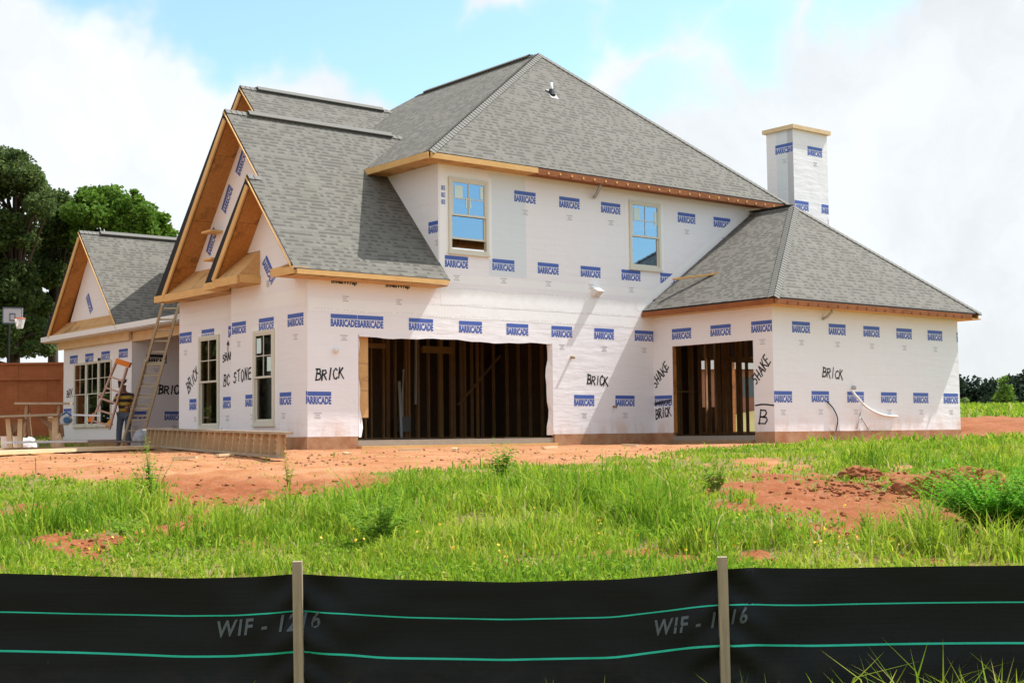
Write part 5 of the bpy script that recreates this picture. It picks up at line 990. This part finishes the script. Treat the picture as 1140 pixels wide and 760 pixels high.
for px, D, rot in ((250, 25.5, .4), (385, 26.0, 1.2), (455, 27.4, -.3), (505, 27.0, .9), (610, 28.2, .2), (700, 29.0, 1.6), (205, 24.0, -.8)):
    if off_me is None: mb = MB(); mb.bar((-.22, 0, .02), (.22, 0, .03), .09, .04); o = mb.build('offcut', 'pine_pale'); off_me = o.data
    else: o = bpy.data.objects.new('offcut', off_me); COL.objects.link(o)
    o.location = gp(px, D, .01); o.rotation_euler = (0, 0, rot); tag(o, 'short pine offcut lying on the bare clay by the house', 'offcut', 'lumber offcuts on the clay')
# framed panel lying on edge
A0, A1 = gp(163, 34.6, .12), gp(312, 23.6, .06); hgt = .43
fp = thing('framed_panel', 'long ladder-like wall panel of studs lying on edge on the clay', 'wall panel', (A0 + A1) / 2); dv = (A1 - A0); nn = np.cross(dv, [0, 0, 1]); nn /= np.linalg.norm(nn); lean = nn * .05
for k, hh in enumerate((.02, hgt)):
    e = dv / np.linalg.norm(dv) * (.35 if k else 0); mb = MB(); mb.bar(A0 + np.array([0, 0, hh]) - lean * k, A1 + np.array([0, 0, hh]) - lean * k + e, .14, .045); mb.build('plate', 'grey_wood', fp)
NS = 24
for k in range(NS):
    f = (k + .15) / (NS - .7); a = A0 + dv * f; mb = MB(); mb.bar(a + np.array([0, 0, .042]), a + np.array([0, 0, hgt - .022]) - lean, .04, .13, tuple(nn)); mb.build('stud', 'panel_wood', fp)
off = -nn * .085 if np.dot(-nn, FH) > 0 else nn * .085
for zc in (.07, .17, .27, .37): mb = MB(); mb.bar(A0 + off + np.array([0, 0, zc]), A1 + off + np.array([0, 0, zc]), .02, .065); mb.build('backing_slat', 'stud', fp)
# extension ladder against the porch fascia
def ladder_rails(a0, a1, b0, b1, w, h, mat, root, up): 
    for p, q in ((a0, a1), (b0, b1)): mb = MB(); mb.bar(p, q, w, h, up); mb.build('rail', mat, root)
base = atD(145.5, 493.0, 40.6); base[2] = gxy(base[0], base[1]); top = atD(189.5, 339, 39.55)
el = thing('extension_ladder', 'tall aluminium extension ladder leaning on the white porch fascia', 'ladder', base)
sd = RH * .27; up = np.cross(top - base, sd); up /= np.linalg.norm(up)
for k, (f0, f1, ofs, sc) in enumerate(((.0, .62, .0, 1.0), (.18, 1.0, .075, .88))):
    p0, p1 = base + (top - base) * f0 + up * ofs, base + (top - base) * f1 + up * ofs; fly = MB()
    ladder_rails(p0 - sd * sc, p1 - sd * sc, p0 + sd * sc, p1 + sd * sc, .065, .12, 'ladder_rail', el, tuple(up)); nr = int(np.linalg.norm(p1 - p0) / .335)
    for j in range(nr): c = p0 + (p1 - p0) * (j + .6) / nr; mb = MB(); mb.tube([c - sd * sc, c + sd * sc], .026, 6); mb.build('rung', 'ladder_rail', el)
# the worker and his stepladder
DM = 42.4
feet = base_at(138.5, DM); feet[2] = gxy(feet[0], feet[1]); H0 = (atD(136, 424.5, DM)[2] - feet[2]); man = thing('person', 'man in yellow and black striped shirt, jeans and cap carrying a stepladder', 'person', feet)
r_, f_ = Vector(tuple(RH)), Vector(tuple(-FH)); K = H0 / 1.80
def J(r, f, z): return (r_ * r + f_ * f + Vector((0, 0, z))) * K
def skin_obj(name, joints, edges, mat, parent, sub=2):
    me = bpy.data.meshes.new(name); me.from_pydata([tuple(J(*j[0])) for j in joints], edges, []); o = bpy.data.objects.new(name, me); COL.objects.link(o); o.parent = parent
    o.modifiers.new('skin', 'SKIN'); o.modifiers.new('sub', 'SUBSURF').levels = sub; o.modifiers['sub'].render_levels = sub
    for v, j in zip(me.skin_vertices[0].data if me.skin_vertices else [], joints): pass
    return o, me
def skinned(name, joints, edges, mat, parent, root_i=0, sub=2):
    me = bpy.data.meshes.new(name); o = bpy.data.objects.new(name, me); COL.objects.link(o); o.parent = parent; bm = bmesh.new(); lay = bm.verts.layers.skin.verify(); vs_ = []
    for p, rad in joints: v = bm.verts.new(J(*p)); rr = rad if isinstance(rad, tuple) else (rad, rad); v[lay].radius = (rr[0] * K, rr[1] * K); vs_.append(v)
    vs_[root_i][lay].use_root = True
    for a, b in edges: bm.edges.new((vs_[a], vs_[b]))
    bm.to_mesh(me); bm.free(); sk = o.modifiers.new('skin', 'SKIN'); sk.use_smooth_shade = True; sb = o.modifiers.new('sub', 'SUBSURF'); sb.levels = sb.render_levels = sub; me.materials.append(M[mat])
    dg = bpy.context.evaluated_depsgraph_get(); nm = bpy.data.meshes.new_from_object(o.evaluated_get(dg)); o.modifiers.clear(); o.data = nm; nm.name = name
    if not nm.materials: nm.materials.append(M[mat])
    return o
# joints: (right, towards camera, up) in metres for a 1.8 m man; he faces the ladder on his right, picture left
HIP, CH, SH = (-.005, 0, .95), (-.01, .02, 1.22), (.0, .02, 1.44)
bodyj = [(HIP, .13), (CH, .13), (SH, .10), ((-.02, .03, 1.53), .055), ((-.035, .04, 1.63), .085), ((-.035, .04, 1.72), .075),
         ((-.17, .02, 1.42), .06), ((-.30, .12, 1.20), .045), ((-.47, .24, 1.32), .034), ((-.54, .26, 1.37), .036), ((.17, .0, 1.42), .06), ((.24, .05, 1.16), .045), ((.12, .20, 1.06), .034), ((.07, .24, 1.07), .036),
         ((-.10, 0, .90), .09), ((-.14, .03, .50), .062), ((-.17, -.02, .08), .042), ((-.20, .10, .04), .035), ((.10, -.01, .90), .09), ((.10, .08, .50), .062), ((.12, .02, .08), .042), ((.10, .15, .04), .035)]
be = [(0, 1), (1, 2), (2, 3), (3, 4), (4, 5), (2, 6), (6, 7), (7, 8), (8, 9), (2, 10), (10, 11), (11, 12), (12, 13), (0, 14), (14, 15), (15, 16), (16, 17), (0, 18), (18, 19), (19, 20), (20, 21)]
skinned('body', bodyj, be, 'skin', man)
skinned('shirt', [((0, 0, .90), .165), (CH, .165), (SH, .125), ((-.02, .03, 1.50), .07), ((-.18, .02, 1.42), .082), ((-.26, .09, 1.22), .07), ((.18, .0, 1.42), .082), ((.24, .05, 1.20), .07)], [(0, 1), (1, 2), (2, 3), (2, 4), (4, 5), (2, 6), (6, 7)], 'shirt', man)
skinned('jeans', [((0, 0, .97), .15), ((-.10, 0, .88), .112), ((-.14, .03, .50), .085), ((-.17, -.02, .10), .072), ((.10, -.01, .88), .112), ((.10, .08, .50), .085), ((.12, .02, .10), .072)], [(0, 1), (1, 2), (2, 3), (0, 4), (4, 5), (5, 6)], 'denim', man)
skinned('cap', [((-.035, .03, 1.73), .098), ((-.04, .05, 1.77), .085), ((-.10, .12, 1.72), (.05, .018))], [(0, 1), (0, 2)], 'cap_cloth', man)
for (a, b) in (((-.17, -.05, .05), (-.21, .16, .035)), ((.12, -.01, .05), (.09, .20, .035))): skinned('shoe', [(a, .055), (b, .045)], [(0, 1)], 'shoe', man)
# hands: palm, thumb and four curled fingers
for hx, sgn in (((-.54, .26, 1.37), -1), ((.07, .24, 1.07), 1)):
    hj = [(hx, .036), ((hx[0] + sgn * .05, hx[1] + .02, hx[2] + .03), .034)]; he = [(0, 1)]
    for q in range(4): bz = .05 - .028 * q; i0 = len(hj); hj += [((hx[0] + sgn * .085, hx[1] + .035, hx[2] + bz), .012), ((hx[0] + sgn * .105, hx[1] - .01, hx[2] + bz - .005), .010)]; he += [(1, i0), (i0, i0 + 1)]
    i0 = len(hj); hj += [((hx[0] + sgn * .03, hx[1] - .04, hx[2] + .05), .013), ((hx[0] + sgn * .06, hx[1] - .055, hx[2] + .06), .010)]; he += [(0, i0), (i0, i0 + 1)]
    skinned('hand', hj, he, 'skin', man, sub=1)
nose = MB(); nose.tube([J(-.075, .115, 1.635), J(-.085, .145, 1.605)], [.012, .018], 6); o = nose.build('nose', 'skin', None, smooth=True); o.parent = man
hb = skinned('hair', [((-.03, .01, 1.66), .09), ((-.03, .0, 1.70), .088)], [(0, 1)], 'hair', man)
DS = DM - .35
slr = thing('step_ladder', 'tan fibreglass stepladder with orange top tilted in the worker\'s hands', 'ladder', atD(118, 478, DS))
a0, a1, b0, b1 = atD(101.5, 472, DS), atD(128.5, 404, DS), atD(121.5, 478, DS), atD(141, 409, DS)
for p, q in ((a0, a1), (b0, b1)): mb = MB(); mb.bar(p, q, .045, .09, tuple(FH)); mb.build('rail', 'fibre', slr)
for k in range(5): f = .06 + .18 * k; mb = MB(); mb.bar(a0 + (a1 - a0) * f, b0 + (b1 - b0) * f, .09, .05); mb.build('step', 'fibre', slr)
mb = MB(); e = (a1 - a0) / np.linalg.norm(a1 - a0) * .10; mb.prism([a1 - RH * .03, b1 + RH * .05, b1 + e * 1.6 + RH * .05, a1 + e * 1.6 - RH * .03], FH * .20); mb.build('top_cap', 'orange', slr)
for p, q in ((a0, a1), (b0, b1)): mb = MB(); mb.bar(p + FH * .16 + np.array([0, 0, .12]), q + FH * .13, .035, .05, tuple(FH)); mb.build('rear_rail', 'fibre', slr)
for p, mt in ((a0, 'orange'), (b0, 'yellow')): c = p + np.array([0, 0, .03]) ; mb = MB(); mb.prism([c - RH * .13 + [0, 0, .02], c + RH * .10 + [0, 0, .10], c + RH * .06 + [0, 0, .32], c - RH * .05 + [0, 0, .22]], FH * .06); mb.build('foot_bracket', mt, slr)
# workbench on trestles with saw
DBn = 38.5
wb = thing('workbench', 'rough wooden workbench with braced trestle legs in front of the board fence', 'workbench', base_at(35, DBn)); zt = atD(35, 463, DBn)[2]; zb = base_at(35, DBn)[2]
pb = lambda px, py, D=DBn: atD(px, py, D)
mb = MB(); a, b = pb(-45, 465), pb(68, 461.5); mb.bar(a, b, .60, .06); mb.build('bench_top', 'grey_wood', wb)
def legs(pairs, mat): 
    for p, q, w in pairs: mb = MB(); mb.bar(p, q, w, .09, tuple(FH)); mb.build('leg', mat, wb)
legs([(pb(9, 466), pb(12, 500, DBn - .15), .13), (pb(23, 466), pb(22, 500, DBn - .15), .13), (pb(9, 466, DBn + .5), pb(13, 497, DBn + .6), .10), (pb(62, 464), pb(61, 499), .16), (pb(56, 464, DBn + .5), pb(59, 496, DBn + .6), .13), (pb(-22, 466), pb(-20, 500), .13)], 'pine_pale')
for p, q in ((pb(28, 466), pb(12, 482)), (pb(46, 465), pb(62, 480)), (pb(10, 473), pb(24, 473))): mb = MB(); mb.bar(p, q, .12, .05, tuple(FH)); mb.build('brace', 'old_wood', wb)
board('thin plank set across behind the workbench', atD(18, 449, 41.5), atD(80, 449, 41.5), .35, .06, 'grey_wood'); 
tr_ = thing('trestle', 'low wooden trestle under the back plank', 'trestle', base_at(48, 41.5))
for px in (30, 66):
    for d in (-.15, .15): mb = MB(); mb.bar(atD(px, 450, 41.5 + d * .3), atD(px + (4 if d > 0 else -4), 486, 41.5 + d), .09, .05, tuple(FH)); mb.build('leg', 'old_wood', tr_)
cs = thing('circular_saw', 'blue and white circular saw hung at the bench end', 'saw', pb(72, 468, DBn - .2)); c = pb(73, 467.5, DBn - .25)
mb = MB(); mb.tube([c - FH * .05, c + FH * .05], .15, 18); mb.build('blade_guard', 'galv', cs); mb = MB(); mb.tube([c + RH * .06 - FH * .12, c + RH * .06 + FH * .14], .09, 12); mb.build('motor_housing', 'blue_plastic', cs); mb = MB(); mb.tube([c - RH * .10 + [0, 0, .14], c + RH * .02 + [0, 0, .22], c + RH * .16 + [0, 0, .12]], .028, 8); mb.build('handle', 'blue_plastic', cs); mb = MB(); mb.bar(c - RH * .2 - [0, 0, .10], c + RH * .2 - [0, 0, .10], .2, .012); mb.build('base_plate', 'galv', cs)
board('narrow white board sticking out past the bench end', pb(68, 461.4, DBn + .1), pb(112, 462.4, DBn + .4), .12, .05, 'white_paint', 'board', 'board')
def sack(name, label, cat, px, D, w, h, mat, seed): 
    b = base_at(px, D); bm = bmesh.new(); bmesh.ops.create_icosphere(bm, subdivisions=4, radius=1)
    for v in bm.verts: n = fbm(np.array([v.co.x * 2 + seed]), np.array([v.co.y * 2 + v.co.z * 2 + seed]), seed, 4)[0]; v.co = Vector((v.co.x * w, v.co.y * w, max(v.co.z, -.3) * h)) * (.8 + .45 * n)
    me = bpy.data.meshes.new(name); bm.to_mesh(me); bm.free(); me.materials.append(M[mat]); me.polygons.foreach_set('use_smooth', [True] * len(me.polygons)); o = bpy.data.objects.new(name, me); COL.objects.link(o); o.location = b + np.array([0, 0, .25 * h]); return tag(o, label, cat)
sack('cement_sack', 'grey slumped sack at the foot of the tall ladder', 'sack', 158, 38.2, .30, .40, 'grey_cloth', 4); sack('rag', 'tan cloth rag bunched against the bench leg', 'rag', 66, DBn - .5, .13, .35, 'rope', 9)
sack('sheet_bundle', 'white crumpled sheet on the ground under the bench', 'sheet', 31, 41.0, .28, .30, 'white_paint', 11)
for px, lb in ((7, 'white bucket under the workbench left of the trestle leg'), (17, 'white bucket behind the near trestle leg')):
    b = base_at(px, 40.2); bk = thing('bucket', lb, 'bucket', b); mb = MB(); mb.tube([(b[0], b[1], b[2]), (b[0], b[1], b[2] + .38)], [.13, .16], 14); mb.build('pail', 'white_paint', bk); mb = MB(); mb.tube([(b[0], b[1], b[2] + .38), (b[0], b[1], b[2] + .405)], .168, 14); mb.build('lid', 'white_paint', bk)
# thin stick in the clay
board('thin survey stick standing in the clay at the left', gp(41, 20.5, -.1), gp(39.5, 20.5, .22), .012, .012, 'old_wood', 'survey_stick', 'stick', (1, 0, 0))
# stained board fence
DFc = 50.2
bf = thing('board_fence', 'reddish brown stained board fence with capped top behind the bench', 'fence', base_at(30, DFc)); 
def fz(px, py): return atD(px, py, DFc)[2]
ztop, zmid, zlow = fz(35, 404.5), fz(35, 421.5), fz(35, 475)
Lx0, Lx1 = (-70 - 570) / FPX * DFc, (170 - 570) / FPX * DFc; FPt = lambda L, z, d=0.0: (*XY(DFc + d, L), z)
mb = MB(); Lc = Lx0
while Lc < Lx1: w = .155 * random.uniform(.97, 1.03); j = random.uniform(-.012, .012); mb.prism([FPt(Lc, zlow - .4, j), FPt(Lc + w + .004, zlow - .4, j), FPt(Lc + w + .004, ztop - .03, j), FPt(Lc, ztop - .03, j)], FH * .02); Lc += w
mb.build('boards', 'fence_wood', bf)
for zc, h, d in ((ztop, .07, -.02), (zmid, .09, -.05), (zlow + .5, .09, -.05)): mb = MB(); mb.bar(FPt(Lx0, zc, d), FPt(Lx1, zc, d), .09, h); mb.build('rail', 'fence_wood', bf)
for L in np.arange(Lx1 - 3.28, Lx0, -2.6): mb = MB(); mb.bar(FPt(L, zlow - .5, -.07), FPt(L, zmid + .12, -.07), .13, .13, tuple(FH)); mb.build('post', 'fence_wood', bf)
# basketball goal
DHo = 54.0
bh = thing('basketball_goal', 'basketball goal with grey backboard and white net before the dark oaks', 'basketball goal', base_at(10, DHo)); c = atD(14, 351.5, DHo); rr = RH * .34 + FH * .12; 
mb = MB(); mb.prism([c - rr - [0, 0, .30], c + rr - [0, 0, .30], c + rr + [0, 0, .32], c - rr + [0, 0, .32]], FH * .05); mb.build('backboard', 'grey_ink', bh)
mb = MB(); 
for (x0, x1, z0, z1) in ((-1.02, 1.02, .29, .34), (-1.02, 1.02, -.32, -.27), (-1.03, -.94, -.3, .32), (.94, 1.03, -.3, .32), (-.3, .3, .06, .10), (-.3, -.22, -.2, .1), (.22, .3, -.2, .1), (-.3, .3, -.2, -.16)): mb.prism([c + rr * x0 + [0, 0, z0] - FH * .012, c + rr * x1 + [0, 0, z0] - FH * .012, c + rr * x1 + [0, 0, z1] - FH * .012, c + rr * x0 + [0, 0, z1] - FH * .012], -FH * .01)
mb.build('board_lines', 'board_dark', bh); rc = c + RH * .36 - FH * .2 - [0, 0, .12]
ringp = [rc + np.array([math.cos(a) * .2, math.sin(a) * .2, 0]) for a in np.linspace(0, 2 * math.pi, 17)]; mb = MB(); mb.tube(ringp, .02, 6); mb.build('rim', 'rim', bh)
mb = MB()
for k in range(16): 
    a, b = ringp[k], ringp[k + 1]; lo = lambda p: rc + (p - rc) * .55 - np.array([0, 0, .40]); mb.tube([a, lo(b)], .012, 4); mb.tube([b, lo(a)], .012, 4)
mb.build('net', 'net', bh); pb0 = base_at(8, DHo + .6); mb = MB(); mb.tube([pb0, (pb0[0], pb0[1], c[2] - .2), c + FH * .05], .06, 8); mb.build('pole', 'black', bh)
# cables hanging on the side wing
def cable(label, pts, r, mat):
    P = [np.array(p) for p in pts]; out = []
    for i in range(len(P) - 1):
        p0, p1, p2, p3 = P[max(i - 1, 0)], P[i], P[i + 1], P[min(i + 2, len(P) - 1)]
        for k in range(6): q = k / 6; out.append(.5 * (2 * p1 + (p2 - p0) * q + (2 * p0 - 5 * p1 + 4 * p2 - p3) * q * q + (3 * p1 - p0 - 3 * p2 + p3) * q ** 3))
    out.append(P[-1]); c = out[0]; mb = MB(); mb.tube([p - c for p in out], r, 6); o = mb.build('cable', mat, smooth=True); o.location = tuple(c); tag(o, label, 'cable')
wf = lambda px, py, d=.06: at(px, py, 1, Y1 - d)
cable('thick white cable curling from the sleeve on the side wing', [wf(948, 434, .10), wf(955, 443, .16), wf(966, 454, .14), wf(982, 461.5), wf(999, 463.5)], .032, 'pipe_white')
cable('thin black cable drooping over the side wing wall to the ground', [wf(921, 447, .02), wf(928, 455), wf(932.5, 466), wf(931, 478), wf(928, 491, .2)], .016, 'cable_black')
# things standing in the garage
board('white plastic pipe leaning by the right garage wall', (6.55, 5.9, -.05), (6.62, 6.1, 1.55), .07, .07, 'pipe_white', 'pipe', 'pipe'); board('thin white conduit fixed high on the garage studs', (7.12, 6.0, .9), (7.15, 6.0, 2.9), .05, .05, 'pipe_white', 'pipe', 'pipe')
df = thing('door_frame', 'bare door frame with diagonal brace leaning in the garage', 'door frame', (2.7, 5.0, -.09))
for a, b in (((2.2, 4.9, -.05), (2.4, 5.6, 2.15)), ((3.4, 4.9, -.05), (3.6, 5.6, 2.15)), ((2.4, 5.6, 2.18), (3.6, 5.6, 2.18)), ((2.35, 5.5, 1.9), (3.5, 5.2, .9))): mb = MB(); mb.bar(a, b, .11, .05, (0, 1, 0)); mb.build('frame_member', 'grey_wood', df)
wh = thing('water_box', 'small grey utility box with hose fixed on the garage back wall', 'utility box', (6.75, 6.1, .3)); mb = MB(); mb.box((6.6, 6.0, .12), (6.95, 6.2, .55)); mb.build('box', 'galv', wh); mb = MB(); mb.tube([(6.7, 6.05, .55), (6.68, 6.02, 1.2), (6.74, 6.04, 1.9)], .03, 6); mb.build('hose', 'pipe_white', wh)
